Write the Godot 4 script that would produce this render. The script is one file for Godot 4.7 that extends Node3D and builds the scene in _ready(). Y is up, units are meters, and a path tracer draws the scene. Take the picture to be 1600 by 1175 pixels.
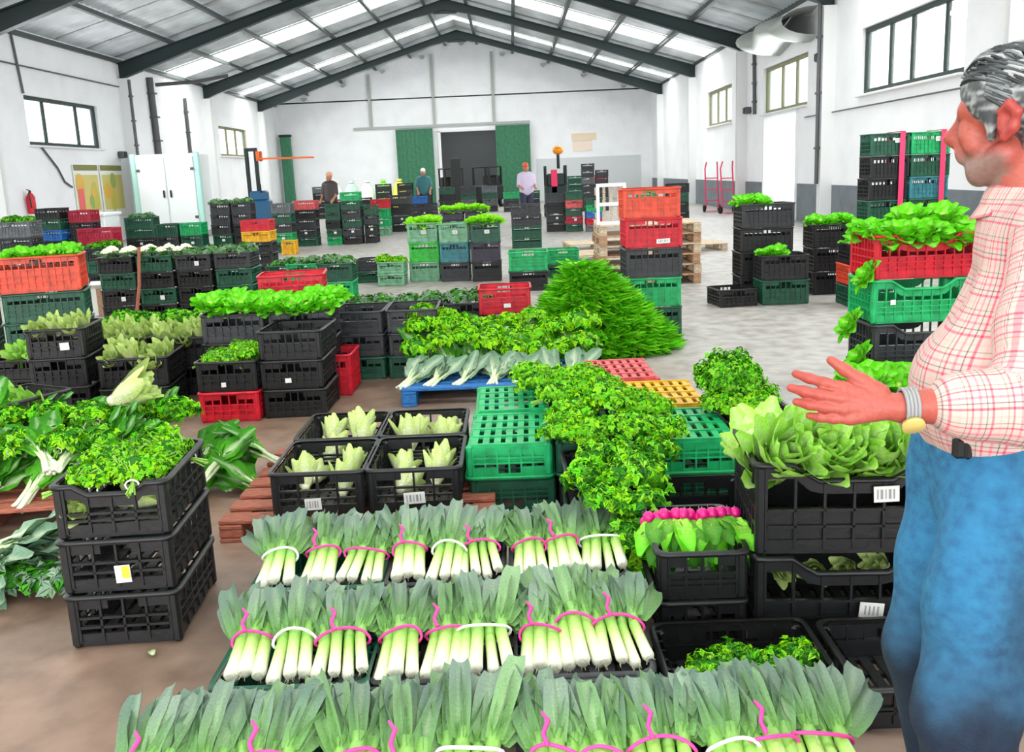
extends Node3D
# A vegetable wholesale hall: crates of greens, bunched leeks in front, a man beside them.
# x right, y up, -z into the hall; metres.

var M := {}
var cache := {}
var names := {}
var rng := RandomNumberGenerator.new()

# ---------------------------------------------------------------- mesh building
class MB:
	var v := PackedVector3Array()
	var n := PackedVector3Array()
	var c := PackedColorArray()
	var u := PackedVector2Array()
	func tri(a: Vector3, b: Vector3, d: Vector3, nn: Vector3, col: Color) -> void:
		v.append(a); v.append(d); v.append(b)
		for i in 3:
			n.append(nn); c.append(col); u.append(Vector2.ZERO)
	func quad(a: Vector3, b: Vector3, d: Vector3, e: Vector3, col := Color.WHITE) -> void:
		var nn := (d - a).cross(e - b).normalized()
		tri(a, b, d, nn, col)
		tri(a, d, e, nn, col)
	func box(p: Vector3, s: Vector3, col := Color.WHITE, b := Basis.IDENTITY) -> void:
		var h := s * 0.5
		for f in 6:
			var ax := f >> 1
			var sg := 1.0 if f & 1 else -1.0
			var nn := Vector3.ZERO; nn[ax] = sg * h[ax]
			var t1 := Vector3.ZERO; t1[(ax + 1) % 3] = h[(ax + 1) % 3] * sg
			var t2 := Vector3.ZERO; t2[(ax + 2) % 3] = h[(ax + 2) % 3]
			quad(p + b * (nn - t1 - t2), p + b * (nn + t1 - t2), p + b * (nn + t1 + t2), p + b * (nn - t1 + t2), col)
	func cbox(p: Vector3, s: Vector3, ch: float, col := Color.WHITE, b := Basis.IDENTITY) -> void:
		# box with chamfered edges
		var h := s * 0.5
		var pts := []
		for sx in [-1.0, 1.0]:
			for sy in [-1.0, 1.0]:
				for sz in [-1.0, 1.0]:
					pts.append([Vector3(sx * h.x, sy * (h.y - ch), sz * (h.z - ch)), Vector3(sx * (h.x - ch), sy * h.y, sz * (h.z - ch)), Vector3(sx * (h.x - ch), sy * (h.y - ch), sz * h.z)])
		var sq := func(a, b2, d, e, out):
			if (b2 - a).cross(e - a).dot(out) > 0.0: quad(p + b * a, p + b * b2, p + b * d, p + b * e, col)
			else: quad(p + b * a, p + b * e, p + b * d, p + b * b2, col)
		for ax in 3:
			var st = [4, 2, 1][ax]
			var o1 = [2, 1, 4][ax]
			var o2 = [1, 4, 2][ax]
			for s1 in 2:
				var i0 = s1 * st
				var out := Vector3.ZERO; out[ax] = 1.0 if s1 else -1.0
				sq.call(pts[i0][ax], pts[i0 + o1][ax], pts[i0 + o1 + o2][ax], pts[i0 + o2][ax], out)
			var a1 := (ax + 1) % 3
			var a2 := (ax + 2) % 3
			for s1 in 2:
				for s2 in 2:
					var j = s1 * [4, 2, 1][a1] + s2 * [4, 2, 1][a2]
					var out := Vector3.ZERO; out[a1] = 1.0 if s1 else -1.0; out[a2] = 1.0 if s2 else -1.0
					sq.call(pts[j][a1], pts[j][a2], pts[j + st][a2], pts[j + st][a1], out)
		for j in 8:
			var q = pts[j]
			var out: Vector3 = q[0] + q[1] + q[2]
			var nn: Vector3 = (q[1] - q[0]).cross(q[2] - q[0])
			if nn.dot(out) > 0.0: tri(p + b * q[0], p + b * q[1], p + b * q[2], b * nn.normalized(), col)
			else: tri(p + b * q[0], p + b * q[2], p + b * q[1], b * -nn.normalized(), col)
	func bar(a: Vector3, d: Vector3, w: float, h: float, col := Color.WHITE) -> void:
		var y := (d - a)
		var l := y.length()
		y /= l
		var ref := Vector3.UP if absf(y.y) < 0.9 else Vector3.BACK
		var x := y.cross(ref).normalized()
		box((a + d) * 0.5, Vector3(w, l, h), col, Basis(x, y, x.cross(y)))
	func grid(p: Array, col: Array, wrap := false, uv: Array = []) -> void:
		# rows of points; normal = (along a row) x (to the next row)
		var r := p.size()
		var q: int = p[0].size()
		var nn := []
		for i in r:
			var row := PackedVector3Array()
			for j in q:
				var j0 := (j - 1 + q) % q if wrap else maxi(j - 1, 0)
				var j1 := (j + 1) % q if wrap else mini(j + 1, q - 1)
				var du: Vector3 = p[i][j1] - p[i][j0]
				var dv: Vector3 = p[mini(i + 1, r - 1)][j] - p[maxi(i - 1, 0)][j]
				var x := du.cross(dv)
				if x.length_squared() < 1e-14:
					du = p[clampi(i, 1, r - 2)][j1] - p[clampi(i, 1, r - 2)][j0]
					x = du.cross(dv)
				row.append(x.normalized())
			nn.append(row)
		for i in r - 1:
			for j in (q if wrap else q - 1):
				var k := (j + 1) % q
				for t in [[i, j], [i + 1, k], [i, k], [i, j], [i + 1, j], [i + 1, k]]:
					v.append(p[t[0]][t[1]]); n.append(nn[t[0]][t[1]]); c.append(col[t[0]][t[1]])
					u.append(uv[t[0]][t[1]] if uv.size() else Vector2.ZERO)
	func tube(pts: Array, rad: Array, sides: int, cols: Array, cap := true) -> void:
		var rows := []
		var cc := []
		var x := Vector3.ZERO
		for i in pts.size():
			var t: Vector3 = (pts[mini(i + 1, pts.size() - 1)] - pts[maxi(i - 1, 0)]).normalized()
			if i == 0: x = t.cross(Vector3.UP if absf(t.y) < 0.9 else Vector3.BACK).normalized()
			else: x = (x - t * x.dot(t)).normalized()
			var y := t.cross(x)
			var row := PackedVector3Array()
			var cr := []
			for s in sides:
				var a := TAU * s / sides
				row.append(pts[i] + (x * cos(a) + y * sin(a)) * rad[mini(i, rad.size() - 1)])
				cr.append(cols[mini(i, cols.size() - 1)])
			rows.append(row); cc.append(cr)
		if cap:
			var e := pts.size() - 1
			var r0 := PackedVector3Array(); var r1 := PackedVector3Array()
			for s in sides:
				r0.append(pts[0]); r1.append(pts[e])
			rows.push_front(r0); cc.push_front(cc[0]); rows.append(r1); cc.append(cc[-1])
		grid(rows, cc, true)
	func put(o: MB, xf: Transform3D) -> void:
		for i in o.v.size():
			v.append(xf * o.v[i]); n.append((xf.basis * o.n[i]).normalized())
		c.append_array(o.c); u.append_array(o.u)
	func mesh(mat: Material) -> ArrayMesh:
		var a := []
		a.resize(Mesh.ARRAY_MAX)
		a[Mesh.ARRAY_VERTEX] = v; a[Mesh.ARRAY_NORMAL] = n; a[Mesh.ARRAY_COLOR] = c; a[Mesh.ARRAY_TEX_UV] = u
		var m := ArrayMesh.new()
		m.add_surface_from_arrays(Mesh.PRIMITIVE_TRIANGLES, a)
		m.surface_set_material(0, mat)
		return m

func lin(r: float, g: float, b: float) -> Color:
	return Color(r / 255.0, g / 255.0, b / 255.0).srgb_to_linear()

func mix(a: Color, b: Color, t: float) -> Color:
	return a.lerp(b, clampf(t, 0.0, 1.0))

# ---------------------------------------------------------------- scene tree helpers
func numbered(called: String, parent: Node) -> String:
	var k := [parent, called]
	var i: int = names.get(k, 0)
	names[k] = i + 1
	return called if i == 0 else "%s_%03d" % [called, i]

func hang(o: Node, called: String, parent: Node) -> void:
	o.name = numbered(called, parent)
	parent.add_child(o, true)

func obj(called: String, mesh: Mesh, parent: Node = self, at := Transform3D.IDENTITY) -> MeshInstance3D:
	var o := MeshInstance3D.new()
	o.mesh = mesh
	o.cast_shadow = GeometryInstance3D.SHADOW_CASTING_SETTING_ON
	hang(o, called, parent)
	o.transform = at
	return o

func tag(o: Node, label: String, category: String, group := "", kind := "") -> void:
	o.set_meta("label", label)
	o.set_meta("category", category)
	if group != "": o.set_meta("group", group)
	elif o.has_meta("group"): o.remove_meta("group")
	if kind != "": o.set_meta("kind", kind)

func thing(called: String, label: String, category: String, at := Vector3.ZERO, turn := 0.0, group := "", kind := "") -> Node3D:
	var o := Node3D.new()
	hang(o, called, self)
	o.position = at
	o.rotation.y = turn
	tag(o, label, category, group, kind)
	return o

func copy(proto: Node3D, called: String, xf: Transform3D, label: String, category: String, group := "") -> Node3D:
	var o: Node3D = proto.duplicate()
	hang(o, called, self)
	o.transform = xf
	tag(o, label, category, group)
	return o

func struct(called: String, mesh: Mesh, label: String, category: String) -> MeshInstance3D:
	var o := obj(called, mesh)
	tag(o, label, category, "", "structure")
	return o

# ---------------------------------------------------------------- materials
func noise_tex(freq: float, lo: Color, hi: Color, size := 512, sd := 1, oct := 4, as_n := false, bump := 4.0, mid := 0.5) -> NoiseTexture2D:
	var f := FastNoiseLite.new()
	f.seed = sd; f.frequency = freq; f.fractal_octaves = oct
	f.noise_type = FastNoiseLite.TYPE_SIMPLEX_SMOOTH
	var t := NoiseTexture2D.new()
	t.width = size; t.height = size; t.seamless = true; t.noise = f; t.generate_mipmaps = false
	if as_n:
		t.as_normal_map = true; t.bump_strength = bump
	else:
		var g := Gradient.new()
		g.offsets = PackedFloat32Array([0.0, mid, 1.0]); g.colors = PackedColorArray([lo, lo.lerp(hi, 0.6), hi])
		t.color_ramp = g
	return t

func mat(key: String, col: Color, rough := 0.6, metal := 0.0, tex: Texture2D = null, tscale := 1.0, nrm: Texture2D = null, nscale := 0.5, world := false) -> StandardMaterial3D:
	var m := StandardMaterial3D.new()
	m.albedo_color = col; m.roughness = rough; m.metallic = metal
	if tex: m.albedo_texture = tex
	if nrm:
		m.normal_enabled = true; m.normal_texture = nrm; m.normal_scale = nscale
	if tex or nrm:
		m.uv1_triplanar = true; m.uv1_world_triplanar = world; m.uv1_scale = Vector3.ONE * tscale
	M[key] = m
	return m

func vmat(key: String, rough := 0.6, tex: Texture2D = null, tscale := 1.0, nrm: Texture2D = null, nscale := 0.5) -> StandardMaterial3D:
	var m := mat(key, Color.WHITE, rough, 0.0, tex, tscale, nrm, nscale)
	m.vertex_color_use_as_albedo = true
	return m

const PLASTIC := {
	"black": [24, 25, 27], "charcoal": [56, 58, 62], "grey": [112, 116, 120], "dark green": [22, 92, 66], "green": [20, 186, 108],
	"bright green": [50, 205, 60], "red": [225, 22, 48], "orange": [245, 84, 52], "blue": [36, 120, 205], "yellow": [250, 190, 15],
	"salmon": [236, 98, 100], "teal": [60, 140, 150], "crimson": [190, 20, 60], "pale green": [130, 190, 150], "purple-black": [58, 50, 70]}

func make_materials() -> void:
	var dirt := noise_tex(0.012, Color(0.72, 0.72, 0.72), Color(1, 1, 1), 256, 3)
	var fine := noise_tex(0.05, Color.WHITE, Color.WHITE, 256, 5, 3, true, 3.0)
	for k in PLASTIC:
		var a = PLASTIC[k]
		mat(k, Color(a[0] / 255.0, a[1] / 255.0, a[2] / 255.0), 0.42, 0.0, dirt, 2.5, fine, 0.12)
	mat("wall", Color(0.97, 0.97, 0.98), 0.85, 0.0, noise_tex(0.006, Color(0.965, 0.965, 0.965), Color.WHITE, 512, 8), 0.25, fine, 0.15, true)
	mat("wainscot", Color(0.46, 0.49, 0.52), 0.6, 0.0, noise_tex(0.01, Color(0.85, 0.85, 0.85), Color.WHITE, 256, 9), 0.5, null, 0.0, true)
	var fl := vmat("floor", 0.5, noise_tex(0.011, Color(0.74, 0.72, 0.7), Color(1, 1, 1), 1024, 21, 6), 0.35, noise_tex(0.06, Color.WHITE, Color.WHITE, 512, 22, 4, true, 2.0), 0.12)
	fl.uv1_world_triplanar = true
	mat("roof", Color(0.88, 0.89, 0.89), 0.6, 0.0, noise_tex(0.008, Color(0.8, 0.8, 0.8), Color.WHITE, 256, 31), 0.4, null, 0.0, true)
	M["roof"].backlight_enabled = true; M["roof"].backlight = Color(0.68, 0.69, 0.69)  # opaque sheets given an added glow from above to brighten the ceiling
	var sk := mat("skylight", Color(0.95, 0.97, 0.96), 0.6)
	sk.emission_enabled = true; sk.emission = Color(0.97, 1.0, 0.98); sk.emission_energy_multiplier = 1.15
	mat("steel", Color(0.12, 0.18, 0.18), 0.5, 0.2)
	mat("purlin", Color(0.3, 0.33, 0.32), 0.55, 0.2)
	mat("trim white", Color(0.92, 0.92, 0.92), 0.6)
	mat("window green", Color(0.12, 0.2, 0.17), 0.5)
	mat("window ochre", Color(0.5, 0.5, 0.33), 0.5)
	var g := mat("glass", Color(0.95, 0.98, 0.97, 0.12), 0.03)
	g.transparency = BaseMaterial3D.TRANSPARENCY_ALPHA
	mat("door green", Color(0.22, 0.5, 0.36), 0.55, 0.0, noise_tex(0.02, Color(0.8, 0.8, 0.8), Color.WHITE, 256, 41), 1.0, null, 0.0, true)
	mat("pipe", Color(0.36, 0.36, 0.37), 0.45, 0.4)
	mat("dark", Color(0.05, 0.055, 0.06), 0.5)
	mat("concrete grey", Color(0.45, 0.47, 0.48), 0.8)
	mat("tarp", Color(0.68, 0.7, 0.68), 0.7)
	mat("rubber", Color(0.03, 0.03, 0.03), 0.8)
	mat("chrome", Color(0.8, 0.8, 0.82), 0.2, 1.0)
	mat("white paint", Color(0.93, 0.95, 0.95), 0.4)
	mat("paper", Color(0.9, 0.9, 0.88), 0.7)
	mat("machine blue", Color(0.12, 0.35, 0.5), 0.4)
	mat("machine orange", Color(0.95, 0.42, 0.08), 0.4)
	mat("beacon", Color(0.98, 0.6, 0.05), 0.25)
	mat("strap pink", Color(0.93, 0.2, 0.4), 0.6)
	mat("band pink", Color(0.93, 0.24, 0.6), 0.5)
	mat("band white", Color(0.93, 0.9, 0.92), 0.5)
	var wood := noise_tex(0.02, Color(0.62, 0.6, 0.58), Color.WHITE, 512, 51, 5)
	for w in [["wood", 205, 165, 130], ["wood pale", 232, 210, 180], ["wood red", 190, 112, 88], ["wood blue", 40, 125, 205]]:
		var m := mat(w[0], Color(w[1] / 255.0, w[2] / 255.0, w[3] / 255.0), 0.75, 0.0, wood, 1.0, fine, 0.4)
		m.uv1_scale = Vector3(1.5, 9.0, 9.0)
	var lt := noise_tex(0.03, Color(0.78, 0.8, 0.76), Color.WHITE, 256, 61, 4)
	var ln := noise_tex(0.02, Color.WHITE, Color.WHITE, 256, 62, 4, true, 6.0)
	var lf := vmat("leaf", 0.6, lt, 8.0, ln, 0.5)
	lf.metallic_specular = 0.3
	lf.backlight_enabled = true; lf.backlight = Color(0.3, 0.42, 0.1)
	var lk := vmat("leek", 0.5, lt, 14.0, null)
	lk.backlight_enabled = true; lk.backlight = Color(0.1, 0.13, 0.09)
	vmat("stalk", 0.35, noise_tex(0.02, Color(0.88, 0.9, 0.85), Color.WHITE, 256, 63), 12.0, ln, 0.25)
	vmat("paint", 0.5)
	vmat("skin", 0.5, noise_tex(0.04, Color(0.88, 0.84, 0.82), Color.WHITE, 256, 71), 9.0, noise_tex(0.09, Color.WHITE, Color.WHITE, 256, 72, 3, true, 3.0), 0.25)
	vmat("hair", 0.45)
	var dn := noise_tex(0.02, Color(0.6, 0.64, 0.7), Color(1.0, 1.0, 1.0), 512, 81, 5)
	vmat("denim", 0.85, dn, 3.0, noise_tex(0.12, Color.WHITE, Color.WHITE, 512, 82, 3, true, 5.0), 0.5)
	var sh := mat("plaid", Color.WHITE, 0.85)
	sh.albedo_texture = ImageTexture.create_from_image(plaid_image())

func plaid_image() -> Image:
	# woven check: cream ground with red, pink, olive and dark threads, one repeat = 9 cm
	var n := 256
	var im := Image.create(n, n, false, Image.FORMAT_RGB8)
	var st := []
	for i in n:
		var t := float(i) / n
		var c := Color(0.8, 0.72, 0.69)
		if t < 0.06: c = Color(0.85, 0.25, 0.33)
		elif t > 0.16 and t < 0.19: c = Color(0.35, 0.33, 0.3)
		elif t > 0.3 and t < 0.36: c = Color(0.9, 0.45, 0.5)
		elif t > 0.5 and t < 0.55: c = Color(0.85, 0.28, 0.36)
		elif t > 0.64 and t < 0.67: c = Color(0.5, 0.48, 0.36)
		elif t > 0.8 and t < 0.85: c = Color(0.93, 0.66, 0.6)
		st.append(c)
	for y in n:
		for x in n:
			var a: Color = st[x]; var b: Color = st[y]
			im.set_pixel(x, y, a.lerp(b, 0.5 if (x + y) % 4 < 2 else 0.42))
	return im

const SKYLIGHT := 27.0

func _ready() -> void:
	# camera: eye height 1.5 m, pitched down, rolled a little
	var cam := Camera3D.new()
	cam.name = "camera"
	cam.fov = rad_to_deg(2.0 * atan(587.5 / 1500.0))
	cam.near = 0.05
	cam.far = 200.0
	add_child(cam)
	var p := 0.209; var r := 0.043; var y := 0.008
	var fwd := Vector3(-sin(y) * cos(p), -sin(p), -cos(y) * cos(p))
	var rt := Vector3(cos(y), 0, -sin(y))
	var up := rt.cross(fwd)
	cam.transform = Transform3D(Basis(rt * cos(r) - up * sin(r), up * cos(r) + rt * sin(r), -fwd), Vector3(0, 1.5, 0))
	cam.current = true
	# bright overcast sky
	var we := WorldEnvironment.new()
	we.name = "world_environment"
	var env := Environment.new()
	var sky := Sky.new()
	var sm := ProceduralSkyMaterial.new()
	sm.sky_top_color = Color(0.86, 0.92, 0.98); sm.sky_horizon_color = Color(0.97, 0.98, 1.0); sm.ground_bottom_color = Color(0.7, 0.7, 0.68); sm.ground_horizon_color = Color(0.92, 0.93, 0.93)
	sm.sun_angle_max = 0.0
	sm.sky_energy_multiplier = 1.0; sm.ground_energy_multiplier = 1.0
	sky.sky_material = sm
	env.background_mode = Environment.BG_SKY
	env.sky = sky
	env.background_energy_multiplier = 4.0
	env.tonemap_mode = Environment.TONE_MAPPER_LINEAR
	env.tonemap_exposure = 1.0
	env.sdfgi_enabled = true; env.ssao_enabled = true; env.ssil_enabled = true
	we.environment = env
	add_child(we)
	# added fill lamp in an assumed, unseen doorway behind the photographer
	var dl := AreaLight3D.new()
	dl.name = "added_doorway_fill"
	dl.area_size = Vector2(11.8, 4.2)
	dl.light_energy = 58.0
	dl.light_color = Color(1.0, 0.99, 0.97)
	dl.area_range = 70.0
	dl.shadow_enabled = true
	dl.position = Vector3(-2.0, 2.25, ZF - 0.1)
	add_child(dl)
	make_materials()
	build_hall()
	build_leeks()
	build_front()
	build_middle()
	build_far()
	build_people()

# ---------------------------------------------------------------- the hall
const XL := -11.7
const XR := 7.2
const RIDGE := -2.25
const ZB := -50.0
const ZF := 6.0
const FRAMES := [-46.4, -38.3, -30.2, -22.1, -14.0, -5.9, 2.2]

func roof_y(x: float) -> float:
	var t := (x - XL) / (RIDGE - XL) if x < RIDGE else (XR - x) / (XR - RIDGE)
	return lerpf(5.36, 8.16, t)

func rafter_under(x: float) -> float:
	var t := (x - XL) / (RIDGE - XL) if x < RIDGE else (XR - x) / (XR - RIDGE)
	return roof_y(x) - 0.14 - lerpf(0.5, 0.3, minf(t * 2.0, 1.0)) - (0.12 * maxf(0.0, (t - 0.9) * 10.0))

func holed_wall(along: String, at: float, thick: float, lo: float, hi: float, top: float, holes: Array) -> MB:
	# boxes round rectangular openings [lo, hi, bottom, top]
	var m := MB.new()
	var xs := [lo, hi]
	var ys := [-0.05, top]
	for h in holes:
		for k in [h[0], h[1]]: if not xs.has(k): xs.append(k)
		for k in [h[2], h[3]]: if not ys.has(k): ys.append(k)
	xs.sort(); ys.sort()
	for i in xs.size() - 1:
		for j in ys.size() - 1:
			var cx: float = (xs[i] + xs[i + 1]) * 0.5
			var cy: float = (ys[j] + ys[j + 1]) * 0.5
			var open := false
			for h in holes:
				if cx > h[0] and cx < h[1] and cy > h[2] and cy < h[3]: open = true
			if open: continue
			var l: float = xs[i + 1] - xs[i]
			var hh: float = ys[j + 1] - ys[j]
			if along == "z": m.box(Vector3(at, cy, cx), Vector3(thick, hh, l))
			else: m.box(Vector3(cx, cy, at), Vector3(l, hh, thick))
	return m

func gable(m: MB, z0: float, z1: float, base: float) -> void:
	var pts := [Vector2(XL, base), Vector2(XR, base), Vector2(XR, 5.36), Vector2(RIDGE, 8.16), Vector2(XL, 5.36)]
	for i in 5:
		var a: Vector2 = pts[i]; var b: Vector2 = pts[(i + 1) % 5]
		m.quad(Vector3(a.x, a.y, z1), Vector3(a.x, a.y, z0), Vector3(b.x, b.y, z0), Vector3(b.x, b.y, z1))
	for z in [z0, z1]:
		for t in [[0, 1, 2], [0, 2, 4], [2, 3, 4]]:
			var p := []
			for k in t: p.append(Vector3(pts[k].x, pts[k].y, z))
			if z == z1: m.tri(p[0], p[1], p[2], Vector3.BACK, Color.WHITE)
			else: m.tri(p[0], p[2], p[1], Vector3.FORWARD, Color.WHITE)

func window(called: String, side: float, z0: float, z1: float, y0: float, y1: float, mull: Array, fm: String, label: String) -> void:
	# z0 is nearer the camera
	var o := thing(called, label, "window", Vector3(side, y0, (z0 + z1) * 0.5), 0.0, "", "structure")
	var w := absf(z1 - z0); var h := y1 - y0
	var m := MB.new()
	var t := 0.09
	for s in [-1, 1]:
		m.cbox(Vector3(0, h * 0.5, s * (w - t) * 0.5), Vector3(0.1, h, t), 0.01)
		m.cbox(Vector3(0, h * 0.5 + s * (h - t) * 0.5, 0), Vector3(0.1, t, w - 2.0 * t), 0.01)
	obj("window_frame", m.mesh(M[fm]), o)
	var edges := [-w * 0.5]
	for k in mull:
		var z: float = w * (0.5 - k)
		var mm := MB.new()
		mm.cbox(Vector3(0, h * 0.5, z), Vector3(0.08, h - 2.0 * t, 0.07), 0.01)
		obj("mullion", mm.mesh(M[fm]), o)
		edges.append(z)
	edges.append(w * 0.5)
	edges.sort()
	for i in edges.size() - 1:
		var p := MB.new()
		p.box(Vector3(-0.01, h * 0.5, (edges[i] + edges[i + 1]) * 0.5), Vector3(0.008, h - 2.0 * t, edges[i + 1] - edges[i] - 0.06))
		obj("pane", p.mesh(M["glass"]), o)
	# daylight through the panes
	var dl := AreaLight3D.new()
	dl.name = numbered("window_daylight", self)
	dl.area_size = Vector2(w - 0.2, h - 0.2)
	dl.light_energy = 21.0
	dl.light_color = Color(0.98, 0.99, 1.0)
	dl.area_range = 60.0
	dl.shadow_enabled = true
	add_child(dl)
	dl.transform = Transform3D(Basis(Vector3.UP, signf(side) * PI * 0.5), Vector3(side - signf(side) * 0.3, (y0 + y1) * 0.5, (z0 + z1) * 0.5))
	var sl := MB.new()
	sl.cbox(Vector3(-signf(side) * 0.14, -0.03, 0), Vector3(0.16, 0.05, w + 0.12), 0.012)
	obj("window_sill", sl.mesh(M["trim white"]), o)

func build_hall() -> void:
	# floor: concrete, browned by soil where the produce is handled
	var m := MB.new()
	var fn := FastNoiseLite.new(); fn.seed = 4; fn.frequency = 0.35; fn.fractal_octaves = 4
	var xs := []; var zs := []
	for i in 64: xs.append(lerpf(XL - 0.3, XR + 0.3, i / 63.0))
	for i in 130: zs.append(lerpf(ZF + 0.3, ZB - 6.5, i / 129.0))
	var rows := []; var cols := []
	var pale := lin(184, 180, 175); var brown := lin(158, 130, 112); var dark := lin(118, 100, 88)
	for z in zs:
		var r := PackedVector3Array(); var cr := []
		for x in xs:
			r.append(Vector3(x, 0, z))
			var b := smoothstep(1.2, -1.0, x + fn.get_noise_2d(x, z) * 1.6) * smoothstep(-15.0, -6.0, z)
			b = maxf(b, smoothstep(-4.5, -2.5, z) * 0.8)
			var cc := mix(pale, brown, b)
			cr.append(mix(cc, dark, smoothstep(0.15, 0.5, fn.get_noise_2d(x * 2.3 + 40.0, z * 2.3)) * (0.25 + 0.5 * b)))
		rows.append(r); cols.append(cr)
	m.grid(rows, cols)
	var fb := MB.new()
	fb.box(Vector3((XL + XR) * 0.5, -0.16, (ZF + ZB - 6.0) * 0.5), Vector3(XR - XL + 0.6, 0.3, ZF - ZB + 6.6), brown)
	m.put(fb, Transform3D.IDENTITY)
	struct("floor", m.mesh(M["floor"]), "worn concrete floor, brown with soil in front and pale grey further back", "floor")

	# walls with thickness and real openings
	struct("wall_right", holed_wall("z", XR + 0.15, 0.3, ZB - 0.3, ZF, 5.36, [[-20.4, -15.8, 2.75, 4.03], [-28.1, -24.0, 2.8, 4.03], [-36.0, -32.1, 2.8, 4.0], [-27.85, -24.75, -0.05, 2.7], [-12.0, -7.5, 2.75, 4.03]]).mesh(M["wall"]), "white plastered side wall with high windows and a bright doorway", "wall")
	struct("wall_left", holed_wall("z", XL - 0.15, 0.3, ZB - 0.3, ZF, 5.36, [[-28.3, -24.1, 2.65, 3.83], [-44.0, -39.9, 2.65, 3.83], [-12.0, -8.0, 2.65, 3.83]]).mesh(M["wall"]), "white plastered side wall with small high windows behind the poster", "wall")
	var wb := holed_wall("x", ZB - 0.15, 0.3, XL - 0.3, XR + 0.3, 5.36, [[-3.55, -0.62, -0.05, 3.62]])
	gable(wb, ZB - 0.3, ZB, 5.3)
	struct("wall_back", wb.mesh(M["wall"]), "white gable end wall with a wide doorway between green doors", "wall")
	var wf := holed_wall("x", ZF + 0.15, 0.3, XL - 0.3, XR + 0.3, 5.36, [[-8.0, 4.0, -0.05, 4.4]])  # opening added behind the camera to let light in
	gable(wf, ZF, ZF + 0.3, 5.3)
	struct("wall_front", wf.mesh(M["wall"]), "unseen white gable wall with a doorway opening added for light", "wall")
	# grey painted dado on the right wall and the end wall
	var w := MB.new()
	for s in [[ZB, -27.95], [-24.65, ZF]]:
		w.box(Vector3(XR - 0.01, 0.46, (s[0] + s[1]) * 0.5), Vector3(0.02, 0.92, s[1] - s[0]))
	struct("trim_1", w.mesh(M["wainscot"]), "dark grey painted dado band along the foot of the white wall", "wall band")
	var w2 := MB.new()
	w2.box(Vector3((-0.5 + XR) * 0.5 + 0.6, 1.05, ZB + 0.015), Vector3(XR - 1.9, 2.1, 0.03))
	mat("pale band", Color(0.82, 0.83, 0.84), 0.8)
	struct("trim_2", w2.mesh(M["pale band"]), "pale grey lower band on the end wall beside the sliding door", "wall band")
	# room behind the back doorway
	var br := MB.new()
	br.box(Vector3(-2.1, 2.4, ZB - 6.2), Vector3(7.0, 4.9, 0.3))
	br.box(Vector3(-5.6, 2.4, ZB - 3.2), Vector3(0.3, 4.9, 6.0))
	br.box(Vector3(1.4, 2.4, ZB - 3.2), Vector3(0.3, 4.9, 6.0))
	br.box(Vector3(-2.1, 4.9, ZB - 3.2), Vector3(7.3, 0.2, 6.3))
	struct("wall_store", br.mesh(M["concrete grey"]), "grey walls of the dim storeroom seen through the back doorway", "wall")
	# unseen glowing panel and lamp added to brighten the storeroom
	var sp := MB.new(); sp.box(Vector3(0, 0, 0), Vector3(3.0, 0.04, 1.4))
	var spo := obj("added_ceiling_panel", sp.mesh(M["skylight"]))
	spo.position = Vector3(-2.1, 4.77, ZB - 3.2)
	tag(spo, "added unseen light panel brightening the storeroom behind the back doorway", "light")
	var sl := AreaLight3D.new()
	sl.name = "added_storeroom_fill"
	sl.area_size = Vector2(3.0, 1.4)
	sl.light_energy = 7.0
	sl.area_range = 30.0
	sl.shadow_enabled = true
	add_child(sl)
	sl.transform = Transform3D(Basis(Vector3.RIGHT, -PI * 0.5), Vector3(-2.1, 4.72, ZB - 3.2))
	# ground outside the openings
	var og := MB.new()
	og.box(Vector3(XR + 12.3, -0.11, -20), Vector3(24, 0.1, 70))
	og.box(Vector3(XL - 12.3, -0.11, -20), Vector3(24, 0.1, 70))
	og.box(Vector3(-2, -0.11, ZF + 12.3), Vector3(24, 0.1, 24))
	mat("yard", Color(0.75, 0.74, 0.72), 0.9)
	struct("ground", og.mesh(M["yard"]), "pale concrete yard outside the doorways", "ground")

	# roof: corrugated sheets bay by bay, two slopes, with translucent strips
	var ceil := thing("ceiling", "grey corrugated sheet roof on dark steel frames with translucent strips", "ceiling", Vector3.ZERO, 0.0, "", "structure")
	for side in 2:
		var xe := (XL - 0.3) if side == 0 else (XR + 0.3)
		var ye := 5.36 - 0.085 if side == 0 else 5.36 - 0.17
		for k in FRAMES.size():
			var zn: float = FRAMES[k + 1] if k + 1 < FRAMES.size() else ZF + 0.3
			var zfar: float = FRAMES[k]
			if k == 0: _sheet(ceil, "roof_sheet", "roof", xe, ye, zfar, ZB - 0.3, side)
			var sk := (zn - 6.1 if k > 0 else zn - 6.0) if k < 6 else zn - 3.0
			var sk0 := (zn - 4.2 if k > 0 else zn - 5.1) if k < 6 else zn - 0.6
			_sheet(ceil, "roof_sheet", "roof", xe, ye, sk, zfar, side)
			_sheet(ceil, "roof_sheet", "roof", xe, ye, zn, sk0, side)
			if k == 2:
				_sheet(ceil, "roof_sheet", "roof", xe, ye, sk0, sk, side)
				continue
			_sheet(ceil, "skylight_sheet", "skylight", xe, ye, sk0, sk, side)
			# daylight under the strip; strips over unseen near bays are added for light
			var l := AreaLight3D.new()
			l.name = numbered("skylight_daylight", self)
			var len := Vector2(RIDGE - xe, 8.16 - ye).length() - 0.6
			l.area_size = Vector2(len, sk0 - sk)
			l.light_energy = SKYLIGHT * (1.5 if k < 2 else 1.0)
			l.light_color = Color(0.98, 1.0, 0.99)
			l.area_range = 60.0
			l.shadow_enabled = true
			add_child(l)
			var sx := Vector3(RIDGE - xe, 8.16 - ye, 0).normalized()
			if sx.x < 0: sx = -sx
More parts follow.
